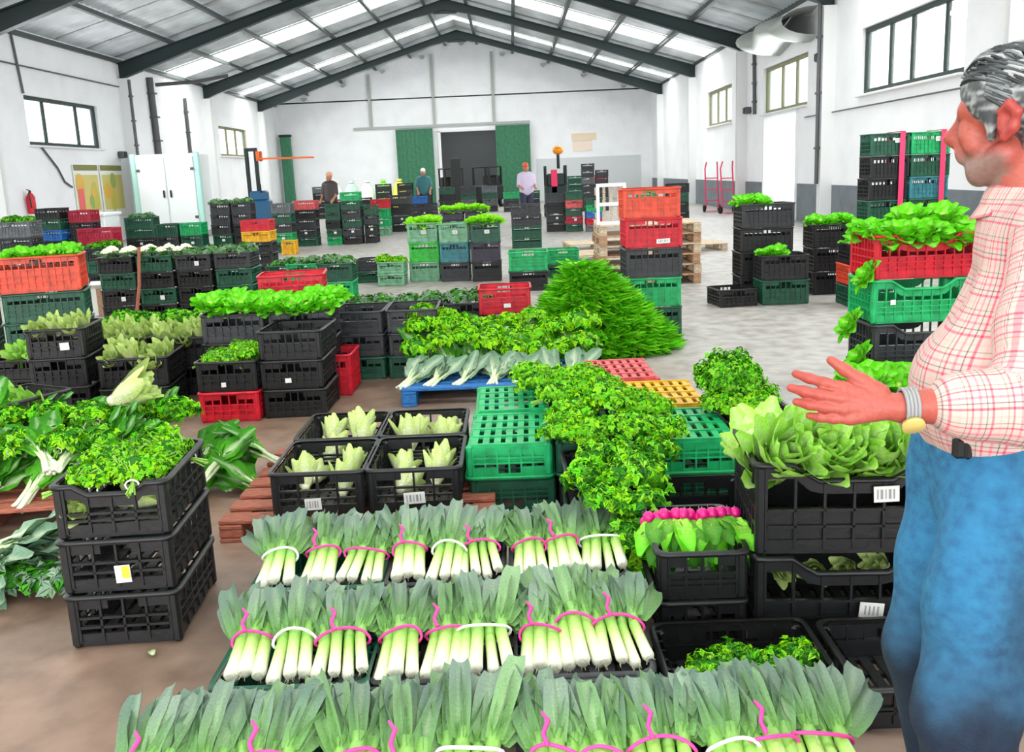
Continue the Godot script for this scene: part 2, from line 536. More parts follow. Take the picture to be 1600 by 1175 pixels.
			var up := Vector3.BACK.cross(sx)
			l.transform = Transform3D(Basis(sx, Vector3.FORWARD, up), Vector3((RIDGE + xe) * 0.5, (8.16 + ye) * 0.5, (sk + sk0) * 0.5) - up * 0.06)
		for t in [0.03, 0.2, 0.38, 0.56, 0.74, 0.92]:
			var x := lerpf(xe, RIDGE, t)
			var pm := MB.new()
			pm.box(Vector3(x, roof_y(x) - 0.1, (ZF + ZB) * 0.5), Vector3(0.07, 0.13, ZF - ZB - 0.02))
			pm.box(Vector3(x + 0.04, roof_y(x) - 0.16, (ZF + ZB) * 0.5), Vector3(0.1, 0.02, ZF - ZB - 0.02))
			obj("purlin", pm.mesh(M["purlin"]), ceil)
	var rc := MB.new()
	rc.bar(Vector3(RIDGE, 8.2, ZF), Vector3(RIDGE, 8.2, ZB), 0.5, 0.03)
	obj("ridge_cap", rc.mesh(M["roof"]), ceil)
	# steel frames
	for k in FRAMES.size():
		var z: float = FRAMES[k]
		var which = ["last steel roof frame, in front of the end wall", "second roof frame out from the end wall", "third roof frame out from the end wall", "fourth roof frame, meeting the wall near the big window", "fifth roof frame, high over the front crates", "roof frame over the photographer", "roof frame at the added front doorway"][k]
		var fr := thing("roof_frame", "dark green steel " + which, "roof frame", Vector3(RIDGE, 0, z), 0.0, "", "structure")
		for side in 2:
			var fm := MB.new()
			var xe := XL + 0.02 if side == 0 else XR - 0.02
			var prev := Vector3.ZERO; var pt := Vector3.ZERO
			for i in 9:
				var x := lerpf(xe, RIDGE, i / 8.0)
				var lo := Vector3(x - RIDGE, rafter_under(x), 0)
				var hi := Vector3(x - RIDGE, roof_y(x) - 0.19, 0)
				if i > 0:
					for s in [-1.0, 1.0]:
						var o := Vector3(0, 0, 0.008 * s)
						if (s > 0) == (hi.x > pt.x): fm.quad(prev + o, lo + o, hi + o, pt + o)
						else: fm.quad(prev + o, pt + o, hi + o, lo + o)
					fm.bar(prev, lo, 0.22, 0.03); fm.bar(pt, hi, 0.22, 0.03)
				prev = lo; pt = hi
			obj("rafter", fm.mesh(M["steel"]), fr)
			var cm := MB.new()
			var xc := XL + 0.14 if side == 0 else XR - 0.14
			var ct := rafter_under(xc) - 0.02
			cm.box(Vector3(xc - RIDGE, ct * 0.5, 0.11), Vector3(0.28, ct, 0.022))
			cm.box(Vector3(xc - RIDGE, ct * 0.5, -0.11), Vector3(0.28, ct, 0.022))
			cm.box(Vector3(xc - RIDGE, ct * 0.5, 0), Vector3(0.022, ct, 0.2))
			obj("column", cm.mesh(M["trim white"]), fr)
			# fly braces down from the purlins to the rafter
			for t in [0.2, 0.38, 0.56, 0.74]:
				var x := lerpf(xe, RIDGE, t)
				var bm := MB.new()
				bm.bar(Vector3(x - RIDGE, rafter_under(x) + 0.03, -0.05), Vector3(x - RIDGE, roof_y(x) - 0.18, -0.62), 0.05, 0.03)
				obj("fly_brace", bm.mesh(M["steel"]), fr)
		var pl := MB.new()
		pl.box(Vector3(0, 7.62, 0), Vector3(0.9, 0.34, 0.03))
		obj("ridge_plate", pl.mesh(M["steel"]), fr)
	# posts of the gable wall and rails
	for a in [[-6.95, 3.98, 6.55], [-3.75, 3.98, 7.4], [-0.75, 3.98, 7.4]]:
		var pm := MB.new()
		pm.box(Vector3(0, (a[2] - a[1]) * 0.5, 0), Vector3(0.14, a[2] - a[1], 0.1))
		var o := struct("trim_3" if a[0] < -5 else ("trim_4" if a[0] < -2 else "trim_5"), pm.mesh(M["tarp"]), "slim grey wall post on the gable, " + ("furthest from the ridge" if a[0] < -5 else ("above the left-opening green door" if a[0] < -2 else "above the back doorway")), "wall post")
		o.position = Vector3(a[0], a[1], ZB + 0.06)
	var rl := MB.new()
	rl.box(Vector3(0, 0, 0), Vector3(8.9, 0.12, 0.1))
	var ro := struct("trim_6", rl.mesh(M["tarp"]), "pale grey sliding door rail above the green doors", "door rail")
	ro.position = Vector3(-3.4, 3.95, ZB + 0.09)
	for i in 9:
		var x := lerpf(-10.2, 5.8, i / 8.0)
		var em := MB.new()
		em.box(Vector3.ZERO, Vector3(0.24, 0.1, 0.34)); em.box(Vector3(0, -0.07, 0.05), Vector3(0.1, 0.1, 0.2))
		var eo := obj("purlin_end_cleat", em.mesh(M["tarp"]), ceil)
		eo.position = Vector3(x, roof_y(x) - 0.3, ZB + 0.19)

	# windows
	window("window_1", XL - 0.12, -24.1, -28.3, 2.65, 3.83, [0.27, 0.72], "window green", "three-pane window with dark frame above the poster, nearest window on that wall")
	window("window_2", XL - 0.12, -39.9, -44.0, 2.65, 3.83, [0.33, 0.66], "window ochre", "small far window with a yellowish frame near the green post")
	window("window_3", XR + 0.12, -15.8, -20.4, 2.75, 4.03, [0.2, 0.5, 0.72], "window green", "wide four-pane window with dark green frame beside the man's head")
	window("window_4", XR + 0.12, -24.0, -28.1, 2.8, 4.03, [0.3, 0.62], "window ochre", "window with a dark sill above the bright doorway")
	window("window_5", XR + 0.12, -32.1, -36.0, 2.8, 4.0, [0.33, 0.66], "window ochre", "far yellowish window on the wall above the red hand trucks")
	window("window_6", XR + 0.12, -7.5, -12.0, 2.75, 4.03, [0.3, 0.62], "window green", "window nearest the front on the man's side")
	window("window_7", XL - 0.12, -8.0, -12.0, 2.65, 3.83, [0.33, 0.66], "window green", "window nearest the front on the poster wall")

	# doors
	for d in [["door_1", -5.72, -3.86, "half-open green sheet sliding door left of the back doorway"], ["door_2", -0.7, 1.02, "half-open green sheet sliding door on the beacon truck side"]]:
		var dm := thing(d[0], d[3], "door", Vector3((d[1] + d[2]) * 0.5, 0, ZB + 0.24), 0.0, "", "structure")
		var wd: float = d[2] - d[1]
		var b := MB.new()
		b.box(Vector3(0, 1.92, 0), Vector3(wd, 3.8, 0.03))
		for i in 9: b.box(Vector3(lerpf(-wd * 0.46, wd * 0.46, i / 8.0), 1.92, 0.025), Vector3(0.05, 3.7, 0.025))
		obj("door_sheet", b.mesh(M["door green"]), dm)
		var f := MB.new()
		for s in [-1, 1]:
			f.box(Vector3(s * (wd * 0.5 - 0.03), 1.92, 0.03), Vector3(0.06, 3.8, 0.06))
			f.box(Vector3(0, 1.92 + s * 1.87, 0.03), Vector3(wd, 0.06, 0.06))
		obj("door_frame", f.mesh(M["door green"]), dm)
	var df := MB.new()
	for s in [-3.55, -0.62]: df.box(Vector3(s, 1.83, ZB + 0.03), Vector3(0.14, 3.66, 0.12))
	df.box(Vector3(-2.08, 3.68, ZB + 0.03), Vector3(3.07, 0.12, 0.12))
	struct("trim_7", df.mesh(M["trim white"]), "white frame round the wide back doorway", "door frame")
	var d3 := thing("door_3", "bright open doorway frame in the wall behind the dark crate stack", "door", Vector3(XR, 0, -26.3), 0.0, "", "structure")
	var d3m := MB.new()
	for s in [-1.55, 1.55]: d3m.cbox(Vector3(0.0, 1.35, s * 1.03), Vector3(0.12, 2.7, 0.1), 0.01)
	d3m.cbox(Vector3(0, 2.75, 0), Vector3(0.12, 0.1, 3.3), 0.01)
	obj("door_frame", d3m.mesh(M["trim white"]), d3)

	# pipes and cables on the walls
	var pipes := [
		[[Vector3(XL + 0.1, 5.0, -32.5), Vector3(XL + 0.1, 2.5, -32.55)], 0.11, "thick grey downpipe on the wall between the two windows"],
		[[Vector3(XL + 0.07, 4.6, -35.9), Vector3(XL + 0.07, 2.2, -35.9)], 0.06, "thinner grey pipe on the wall past the thick downpipe"],
		[[Vector3(XL + 0.04, 2.6, -24.6), Vector3(XL + 0.04, 2.1, -25.3), Vector3(XL + 0.04, 1.75, -25.6), Vector3(XL + 0.04, 1.6, -26.0)], 0.025, "dark cable drooping down the wall below the window"],
		[[Vector3(XL + 0.04, 4.5, 2.0), Vector3(XL + 0.04, 4.5, -30.0)], 0.02, "thin conduit running along the wall above the window"],
		[[Vector3(XL + 0.04, 5.2, -23.85), Vector3(XL + 0.04, 3.85, -24.05)], 0.03, "short conduit dropping to the window corner"],
		[[Vector3(XR - 0.33, 4.9, -22.1), Vector3(XR - 0.33, 0.95, -22.1)], 0.045, "dark conduit down the wall between doorway and wide window"],
		[[Vector3(XL + 0.33, 4.7, -30.1), Vector3(XL + 0.33, 2.3, -30.1)], 0.045, "dark strip added along the column edge before the thick downpipe"],  # added strip that draws the dark edge of the column
		[[Vector3(XR - 0.06, 4.6, -29.0), Vector3(XR - 0.06, 2.85, -28.9)], 0.05, "dark pipe down the wall beside the bright doorway"],
		[[Vector3(XR - 0.05, 2.5, 2.0), Vector3(XR - 0.05, 2.5, -24.0)], 0.015, "thin pale cable along the wall below the wide window"],
		[[Vector3(XL + 0.3, 4.75, -32.4), Vector3(XL + 1.4, 4.85, -33.0), Vector3(XL + 2.4, 5.05, -33.4)], 0.06, "grey duct branching from the top of the downpipe"]]
	for p in pipes:
		var pm := MB.new()
		pm.tube(p[0], [p[1]], 8, [Color.WHITE])
		if p[1] > 0.035:
			for i in 3:
				var q: Vector3 = p[0][0].lerp(p[0][1], 0.2 + 0.3 * i)
				pm.box(q, Vector3(p[1] * 2.6, 0.05, p[1] * 2.6))
		var o := obj("wall_pipe" if p[1] > 0.035 else "wall_cable", pm.mesh(M["pipe"]))
		tag(o, p[2], "pipe" if p[1] > 0.035 else "cable")
	for a in [[Vector3(XR - 0.1, 3.75, -22.75), "small dark junction box beside the conduit by the doorway"], [Vector3(XR - 0.1, 3.0, -29.6), "small dark junction box near the far side of the doorway window"], [Vector3(XL + 0.1, 2.5, -29.5), "small dark junction box on the wall above the poster"]]:
		var o := thing("junction_box", a[1], "junction box", a[0])
		var bm := MB.new(); bm.cbox(Vector3.ZERO, Vector3(0.18, 0.2, 0.26), 0.02)
		obj("housing", bm.mesh(M["pipe"]), o)
		var lm := MB.new(); lm.cbox(Vector3(-signf(a[0].x) * 0.1, 0, 0), Vector3(0.03, 0.16, 0.2), 0.01)
		obj("lid", lm.mesh(M["dark"]), o)
	# rolled sheeting hung under the eave beside the doorway window
	var tm := MB.new()
	var trows := []; var tcols := []
	for i in 9:
		var r := PackedVector3Array(); var cr := []
		for j in 11:
			var a := PI * j / 10.0
			r.append(Vector3(XR - 0.02 - sin(a) * (0.85 + 0.1 * sin(i * 1.9)), 4.62 - 0.32 * cos(a) - 0.1 * sin(i * 1.3), -23.2 - i * 0.55)); cr.append(Color.WHITE)
		trows.append(r); tcols.append(cr)
	tm.grid(trows, tcols)
	tag(obj("rolled_sheeting", tm.mesh(M["tarp"])), "rolled grey sheeting hung under the eave above the doorway window", "sheeting")
	# green guard post by the last frame
	var gp := MB.new()
	gp.cbox(Vector3(0, 1.85, 0), Vector3(0.5, 3.7, 0.3), 0.03)
	var gpo := thing("green_post", "narrow green post standing by the far wall corner", "post", Vector3(XL + 0.45, 0, -49.6))
	obj("shaft", gp.mesh(M["door green"]), gpo)
	var gc := MB.new(); gc.cbox(Vector3(0, 3.75, 0), Vector3(0.6, 0.12, 0.36), 0.03)
	obj("cap_plate", gc.mesh(M["steel"]), gpo)
	# faded mural patch on the end wall
	var mu := MB.new()
	mu.box(Vector3(0, 0.2, 0), Vector3(1.25, 0.35, 0.02), lin(236, 214, 186)); mu.box(Vector3(-0.1, -0.25, 0), Vector3(0.95, 0.5, 0.02), lin(244, 222, 208))
	var mo := obj("wall_notice", mu.mesh(M["paint"]))
	mo.position = Vector3(3.75, 2.9, ZB + 0.02)
	tag(mo, "faded peach coloured notice painted on the end wall", "notice")

func _sheet(parent: Node, called: String, key: String, xe: float, ye: float, z0: float, z1: float, side: int) -> void:
	var m := MB.new()
	z0 += 0.12; z1 -= 0.12   # sheets lap over each other
	var n := maxi(2, int((z0 - z1) / 0.3)) * 2
	var e := Vector3(xe, ye, 0); var r := Vector3(RIDGE, 8.16, 0)
	var up := Vector3(-(r - e).y, absf((r - e).x), 0).normalized() if side == 0 else Vector3(-(r - e).y, -(r - e).x, 0).normalized()
	if up.y < 0: up = -up
	for i in n:
		var za := lerpf(z0, z1, float(i) / n); var zb := lerpf(z0, z1, float(i + 1) / n)
		var ha := 0.035 if i % 2 else 0.0
		var hb := 0.035 if (i + 1) % 2 else 0.0
		var a := e + up * ha + Vector3(0, 0, za); var b := r + up * ha + Vector3(0, 0, za)
		var c2 := r + up * hb + Vector3(0, 0, zb); var d := e + up * hb + Vector3(0, 0, zb)
		var th := up * 0.012
		if side == 0:
			m.quad(a, d, c2, b); m.quad(a + th, b + th, c2 + th, d + th)
		else:
			m.quad(a, b, c2, d); m.quad(a + th, d + th, c2 + th, b + th)
	obj(called, m.mesh(M[key]), parent)

# ---------------------------------------------------------------- crates
func rim_h(H: float, L: float, x: float, dip: float) -> float:
	if dip <= 0.0: return H
	return H - dip * (1.0 - smoothstep(0.2 * L, 0.3 * L, absf(x)))

func crate_wall(L: float, H: float, style: String, dip: float) -> MB:
	# one side of a crate, in its own plane: x along, outward +z, lattice of ribs with a handle band
	var m := MB.new()
	var l := L - 0.05
	var open := style == "open"
	var nv := maxi(4, int(round(l / ((0.09 if H >= 0.3 and dip > 0.0 else 0.052) if not open else 0.075))))
	var nh := 3 if H < 0.23 or (H >= 0.3 and dip > 0.0) else 4
	var y0 := 0.02
	var y1 := H - 0.05
	m.box(Vector3(0, y0 + 0.012, 0), Vector3(l, 0.035, 0.012))
	for i in nv + 1:
		var x := lerpf(-l * 0.5, l * 0.5, float(i) / nv)
		var t := rim_h(H, L, x, dip) - 0.012
		m.box(Vector3(x, (y0 + t) * 0.5, 0.002), Vector3(0.008, t - y0, 0.018))
	for i in range(1, nh):
		var y := lerpf(y0 + 0.02, y1 - dip, float(i) / nh)
		m.box(Vector3(0, y, 0.003), Vector3(l, 0.009, 0.016))
	if style != "open":
		# recessed webs close the lower cells; the row under the rim stays open
		var top := lerpf(y0 + 0.02, y1 - dip, (nh - 1.0) / nh) if style == "ribbed" else y1 - dip
		m.box(Vector3(0, (y0 + top) * 0.5, -0.006), Vector3(l, top - y0, 0.005))
	# band under the rim, with a hand hole
	var seg := 12
	var hole := 0.055 if dip <= 0.0 else 0.0
	for i in seg:
		var xa := lerpf(-l * 0.5, l * 0.5, float(i) / seg); var xb := lerpf(-l * 0.5, l * 0.5, (i + 1.0) / seg)
		var ta := rim_h(H, L, xa, dip) - 0.008; var tb := rim_h(H, L, xb, dip) - 0.008
		var cutp := absf((xa + xb) * 0.5) < hole
		var hb := 0.016 if cutp else 0.045
		for s in [1.0, -1.0]:
			var z: float = 0.005 * s
			var a := Vector3(xa, ta - hb, z); var b := Vector3(xb, tb - hb, z); var c := Vector3(xb, tb, z); var d := Vector3(xa, ta, z)
			if s > 0: m.quad(a, b, c, d)
			else: m.quad(a, d, c, b)
		m.quad(Vector3(xa, ta - hb, -0.005), Vector3(xb, tb - hb, -0.005), Vector3(xb, tb - hb, 0.005), Vector3(xa, ta - hb, 0.005))
	return m

func crate_rim(W: float, D: float, H: float, dip: float) -> MB:
	var m := MB.new()
	var pts := []
	var r := 0.035
	var hw := W * 0.5; var hd := D * 0.5
	for k in 4:
		var cx: float = (hw - r) * [1, 1, -1, -1][k]
		var cz: float = (hd - r) * [1, -1, -1, 1][k]
		# start angle so that the loop runs round the crate
		for i in 4:
			var a: float = [PI * 0.5, 0.0, -PI * 0.5, PI][k] - PI * 0.5 * i / 3.0
			pts.append(Vector2(cx + cos(a) * r, cz + sin(a) * r))
		var nx: Vector2 = Vector2((hw - r) * [1, -1, -1, 1][k], 0)
		if k == 0 or k == 2:
			for i in 3:
				pts.append(Vector2(hw * (1 if k == 0 else -1), (hd - r) * [0.5, 0.0, -0.5][i] * (1 if k == 0 else -1)))
		else:
			for f in [0.62, 0.5, 0.36, 0.0, -0.36, -0.5, -0.62]:
				pts.append(Vector2(hw * f * (1 if k == 1 else -1), hd * (-1 if k == 1 else 1)))
	var rows := []; var cols := []
	for q in [[0.0, 0.0], [0.016, 0.0], [0.017, -0.014], [0.008, -0.016], [0.0, 0.0]]:
		var row := PackedVector3Array(); var cr := []
		for p in pts:
			var o := Vector2(signf(p.x) if absf(p.x) > hw - r + 0.001 else 0.0, signf(p.y) if absf(p.y) > hd - r + 0.001 else 0.0)
			var onlong := absf(p.y) > hd - 0.001
			var y := rim_h(H, W, p.x, dip if onlong else 0.0)
			row.append(Vector3(p.x + o.x * (q[0] - 0.008), y + q[1], p.y + o.y * (q[0] - 0.008)))
			cr.append(Color.WHITE)
		rows.append(row); cols.append(cr)
	rows.reverse()
	m.grid(rows, cols, true)
	return m

func crate_base(W: float, D: float) -> MB:
	var m := MB.new()
	var n := int(W / 0.05)
	for i in n: m.box(Vector3(lerpf(-W * 0.5 + 0.04, W * 0.5 - 0.04, i / (n - 1.0)), 0.012, 0), Vector3(0.03, 0.014, D - 0.05))
	for i in 5: m.box(Vector3(0, 0.008, lerpf(-D * 0.5 + 0.03, D * 0.5 - 0.03, i / 4.0)), Vector3(W - 0.05, 0.014, 0.022))
	return m

func crate_proto(color: String, W: float, D: float, H: float, near: bool, style: String, dip: float) -> Node3D:
	var key := "crate %s %.2f %.2f %.2f %s %s %.2f" % [color, W, D, H, near, style, dip]
	if cache.has(key): return cache[key]
	var o := Node3D.new()
	var mt: Material = M[color]
	var geo := "geo" + key.substr(6 + color.length())
	if not cache.has(geo):
		var a := crate_wall(W - 0.02, H, style, dip); var b := crate_wall(D - 0.02, H, style, 0.0)
		var post := MB.new()
		post.cbox(Vector3(0, H * 0.5 - 0.004, 0), Vector3(0.034, H - 0.012, 0.034), 0.009)
		cache[geo] = [a, b, crate_rim(W, D, H, dip), crate_base(W, D), post]
	var g = cache[geo]
	var tf := [Transform3D(Basis.IDENTITY, Vector3(0, 0, D * 0.5 - 0.016)), Transform3D(Basis(Vector3.UP, PI), Vector3(0, 0, -D * 0.5 + 0.016)), Transform3D(Basis(Vector3.UP, PI * 0.5), Vector3(W * 0.5 - 0.016, 0, 0)), Transform3D(Basis(Vector3.UP, -PI * 0.5), Vector3(-W * 0.5 + 0.016, 0, 0))]
	if near:
		obj("base", g[3].mesh(mt), o)
		var ma: ArrayMesh = g[0].mesh(mt); var mb: ArrayMesh = g[1].mesh(mt)
		for i in 4: obj("side_wall", ma if i < 2 else mb, o, tf[i])
		var pm: ArrayMesh = g[4].mesh(mt)
		for sx in [-1, 1]:
			for sz in [-1, 1]: obj("corner_post", pm, o, Transform3D(Basis.IDENTITY, Vector3(sx * (W * 0.5 - 0.02), 0, sz * (D * 0.5 - 0.02))))
	else:
		var all := MB.new()
		for i in 4: all.put(g[0] if i < 2 else g[1], tf[i])
		for sx in [-1, 1]:
			for sz in [-1, 1]: all.put(g[4], Transform3D(Basis.IDENTITY, Vector3(sx * (W * 0.5 - 0.02), 0, sz * (D * 0.5 - 0.02))))
		all.put(g[3], Transform3D.IDENTITY)
		obj("body", all.mesh(mt), o)
	obj("rim", g[2].mesh(mt), o)
	cache[key] = o
	return o

func crate(color: String, W: float, D: float, H: float, at: Vector3, turn: float, label: String, opt := {}) -> Node3D:
	# at: middle of the bottom
	var p := crate_proto(color, W, D, H, opt.get("near", false), opt.get("style", "ribbed"), opt.get("dip", 0.0))
	var b := Basis(Vector3.UP, turn)
	if opt.get("flip", false):
		b = b * Basis(Vector3.BACK, PI)
		at.y += H
	var o := copy(p, "plastic_crate", Transform3D(b, at), label, "crate", opt.get("group", ""))
	if opt.has("sticker"):
		var s = opt["sticker"]
		var m := MB.new()
		m.box(Vector3.ZERO, Vector3(s[2], s[3], 0.003), lin(225, 225, 222))
		if s[2] > 0.06:
			for i in 5: m.box(Vector3(-s[2] * 0.35 + i * s[2] * 0.16, 0, 0.002), Vector3(s[2] * [0.05, 0.09, 0.04, 0.1, 0.06][i], s[3] * 0.6, 0.002), lin(150, 150, 150))
		if s.size() > 4: m.box(Vector3(s[2] * 0.2, s[3] * 0.1, 0.002), Vector3(s[2] * 0.5, s[3] * 0.7, 0.002), lin(205, 205, 60))
		var so := obj("paper_label", m.mesh(M["paint"]), o)
		so.position = Vector3(s[0], s[1], D * 0.5 + 0.006)
		so.rotation.z = 0.04
		so.set_meta("label", "white paper label")
	return o

const NTH := ["lowest of", "second up in", "third up in", "fourth up in", "fifth up in", "sixth up in"]

# a stack: x, front face z, turn, W, D, H, colours from the floor up, where it stands (short, unique phrase)
func stack(where: String, x: float, zf: float, turn: float, W: float, D: float, H: float, cols: Array, opt := {}) -> Vector3:
	var base: float = opt.get("base", 0.0)
	var c := Vector3(x, base, zf) - Basis(Vector3.UP, turn) * Vector3(0, 0, D * 0.5)
	for i in cols.size():
		var lab := "%s crate, %s %s" % [cols[i], "topmost of" if i == cols.size() - 1 else NTH[i], where]
		if cols.size() == 1: lab = "%s crate, %s" % [cols[i], where]
		var o := opt.duplicate()
		if i != opt.get("sticker_on", cols.size() - 1) and o.has("sticker"): o.erase("sticker")
		if i < cols.size() - 1 and not opt.get("dip_all", false): o.erase("dip")
		var j := Vector3(rng.randf_range(-0.008, 0.008), 0, rng.randf_range(-0.008, 0.008))
		crate(cols[i], W, D, H, Vector3(c.x, base + i * (H + 0.001), c.z) + (j if i > 0 else Vector3.ZERO), turn + (rng.randf_range(-0.025, 0.025) if i > 0 else 0.0), lab, o)
	return Vector3(c.x, base + cols.size() * (H + 0.001), c.z)

# ---------------------------------------------------------------- pallets
func pallet(where: String, at: Vector3, turn: float, W: float, D: float, key: String, H := 0.13, opt := {}) -> Node3D:
	var o := thing("wooden_pallet", where, "pallet", at, turn, opt.get("group", ""))
	var bd := MB.new(); bd.cbox(Vector3.ZERO, Vector3(W, 0.02, 0.1), 0.004)
	var bm := bd.mesh(M[key])
	var n := 7
	for i in n:
		obj("deck_board", bm, o, Transform3D(Basis(Vector3.UP, rng.randf_range(-0.01, 0.01)), Vector3(0, H - 0.011, lerpf(-D * 0.5 + 0.05, D * 0.5 - 0.05, i / (n - 1.0)))))
	var st := MB.new(); st.cbox(Vector3.ZERO, Vector3(0.1, 0.02, D), 0.004)
	var sm := st.mesh(M[key])
	var bl := MB.new(); bl.cbox(Vector3.ZERO, Vector3(0.1, H - 0.062, 0.12), 0.006)
	var blm := bl.mesh(M[key])
	for x in [-1, 0, 1]:
		obj("stringer", sm, o, Transform3D(Basis.IDENTITY, Vector3(x * (W * 0.5 - 0.05), H - 0.032, 0)))
		obj("bottom_board", sm, o, Transform3D(Basis.IDENTITY, Vector3(x * (W * 0.5 - 0.05), 0.01, 0)))
		for z in [-1, 0, 1]: obj("block", blm, o, Transform3D(Basis.IDENTITY, Vector3(x * (W * 0.5 - 0.05), (H - 0.022) * 0.5, z * (D * 0.5 - 0.06))))
	return o

# ---------------------------------------------------------------- leaves and vegetables
func leaf(m: MB, xf: Transform3D, L: float, W: float, curl: float, fold: float, ruf: float, c0: Color, c1: Color, rib: Color, nu := 6, nv := 5, blunt := 0.0) -> void:
	# grows along +y, faces +z; curl bends it towards +z; fold lifts the edges; ruf waves them
	var rows := []; var cols := []
	var p := Vector3.ZERO
	var a := 0.0
	var ph := rng.randf() * 6.0
	for i in nu:
		var t := i / (nu - 1.0)
		if i > 0:
			a += curl / (nu - 1.0)
			p += Vector3(0, cos(a), sin(a)) * L / (nu - 1.0)
		var w := W * lerpf(pow(sin(PI * clampf(t * 0.86 + 0.1, 0.0, 1.0)), 0.7), lerpf(0.75, 1.0, sin(PI * 0.5 * minf(t * 1.6, 1.0))) * (1.0 if t < 0.97 else 0.8), blunt)
		var row := PackedVector3Array(); var cr := []
		var nz := Vector3(0, -sin(a), cos(a))
		for j in nv:
			var s := lerpf(-1.0, 1.0, j / (nv - 1.0))
			var e := absf(s)
			row.append(xf * (p + Vector3(s * w, 0, 0) + nz * (fold * e * e * w + ruf * w * sin(t * 11.0 + ph + s * 1.7) * e)))
			cr.append(mix(mix(c0, c1, t * 1.3 - 0.1 + 0.25 * e), rib, (1.0 - e * 2.2) * (1.0 - t * 0.7)))
		rows.append(row); cols.append(cr)
	m.grid(rows, cols)

func aim(dir: Vector3, face: Vector3, at: Vector3) -> Transform3D:
	var y := dir.normalized()
	var z := (face - y * face.dot(y)).normalized()
	return Transform3D(Basis(y.cross(z), y, z), at)

const TINT := {
	# base, blade, rib
	"lettuce": [[185, 240, 80], [104, 220, 12], [222, 245, 160]],
	"romaine": [[222, 246, 150], [190, 245, 104], [246, 252, 225]],
	"pale": [[245, 246, 205], [214, 234, 140], [250, 250, 228]],
	"dark": [[100, 185, 40], [56, 140, 28], [190, 215, 130]],
	"lime": [[190, 242, 40], [150, 238, 14], [215, 248, 120]],
	"grey": [[175, 200, 172], [120, 156, 130], [215, 228, 205]]}

func tint(k: String) -> Array:
	return TINT[k].map(func(a): return lin(a[0], a[1], a[2]))

func lettuce_proto(kind: String, vary: int, parts: bool) -> Node3D:
	# an open head: rings of leaves round a heart, about 22 cm across, standing on its base
	var key := "lettuce %s %d %s" % [kind, vary, parts]
	if cache.has(key): return cache[key]
	rng.seed = hash(key)
	var o := Node3D.new()
	var t := tint(kind)
	var all := MB.new()
	var long := kind == "romaine" or kind == "pale"
	var rings := [[8, 1.15, 0.155, 0.062], [7, 0.75, 0.14, 0.058], [5, 0.35, 0.115, 0.045]] if not long else ([[8, 0.7, 0.23, 0.056], [7, 0.42, 0.23, 0.05], [4, 0.15, 0.2, 0.04]] if kind == "romaine" else [[7, 0.5, 0.24, 0.05], [6, 0.3, 0.23, 0.046], [4, 0.12, 0.2, 0.038]])
	for ri in rings.size():
		var r = rings[ri]
		for i in r[0]:
			var a: float = TAU * (i + 0.4 * ri) / r[0] + rng.randf_range(-0.2, 0.2)
			var tl: float = r[1] * rng.randf_range(0.85, 1.15)
			var d := Vector3(cos(a) * sin(tl), cos(tl), sin(a) * sin(tl))
			var face := -Vector3(cos(a), -0.4, sin(a))
			var m := MB.new()
			var b := rng.randf_range(0.88, 1.1)
			leaf(m, aim(d, face, Vector3(cos(a), 0, sin(a)) * 0.018 + Vector3(0, 0.012, 0)), r[2] * rng.randf_range(0.9, 1.1), r[3], rng.randf_range(-0.5, -0.1) if not long else rng.randf_range(0.0, 0.4), 0.45, 0.1 if kind == "pale" else 0.24, t[0] * b, t[1] * b, t[2], 6, 6)
			if parts: obj("leaf", m.mesh(M["leaf"]), o)
			else: all.put(m, Transform3D.IDENTITY)
	var core := MB.new()
	core.tube([Vector3(0, 0, 0), Vector3(0, 0.03, 0), Vector3(0, 0.08, 0)], [0.022, 0.03, 0.02], 8, [lin(238, 235, 205), t[0]])
	if not parts: obj("leaves", all.mesh(M["leaf"]), o)
	obj("heart", core.mesh(M["stalk"]), o)
	cache[key] = o
	return o

func lettuces(kind: String, parts: bool, n: Vector2i, c: Vector3, W: float, D: float, turn: float, label: String, group: String, tilt := 0.25, sc := 1.0, called := "lettuce_head", cat := "lettuce") -> void:
	var b := Basis(Vector3.UP, turn)
	for i in n.x:
		for j in n.y:
			var p := lettuce_proto(kind, (i * 3 + j * 5) % 3, parts)
			rng.seed = hash("%s%d%d" % [label, i, j])
			var q := c + b * Vector3((i - (n.x - 1) * 0.5) * W / n.x, rng.randf_range(-0.012, 0.03), (j - (n.y - 1) * 0.5) * D / n.y)
			var bb := b * Basis(Vector3.RIGHT, tilt * rng.randf_range(0.5, 1.4)) * Basis(Vector3.BACK, rng.randf_range(-0.25, 0.25)) * Basis(Vector3.UP, rng.randf() * TAU)
			copy(p, called, Transform3D(bb.scaled(Vector3.ONE * sc * rng.randf_range(0.9, 1.12)), q), label, cat, group)

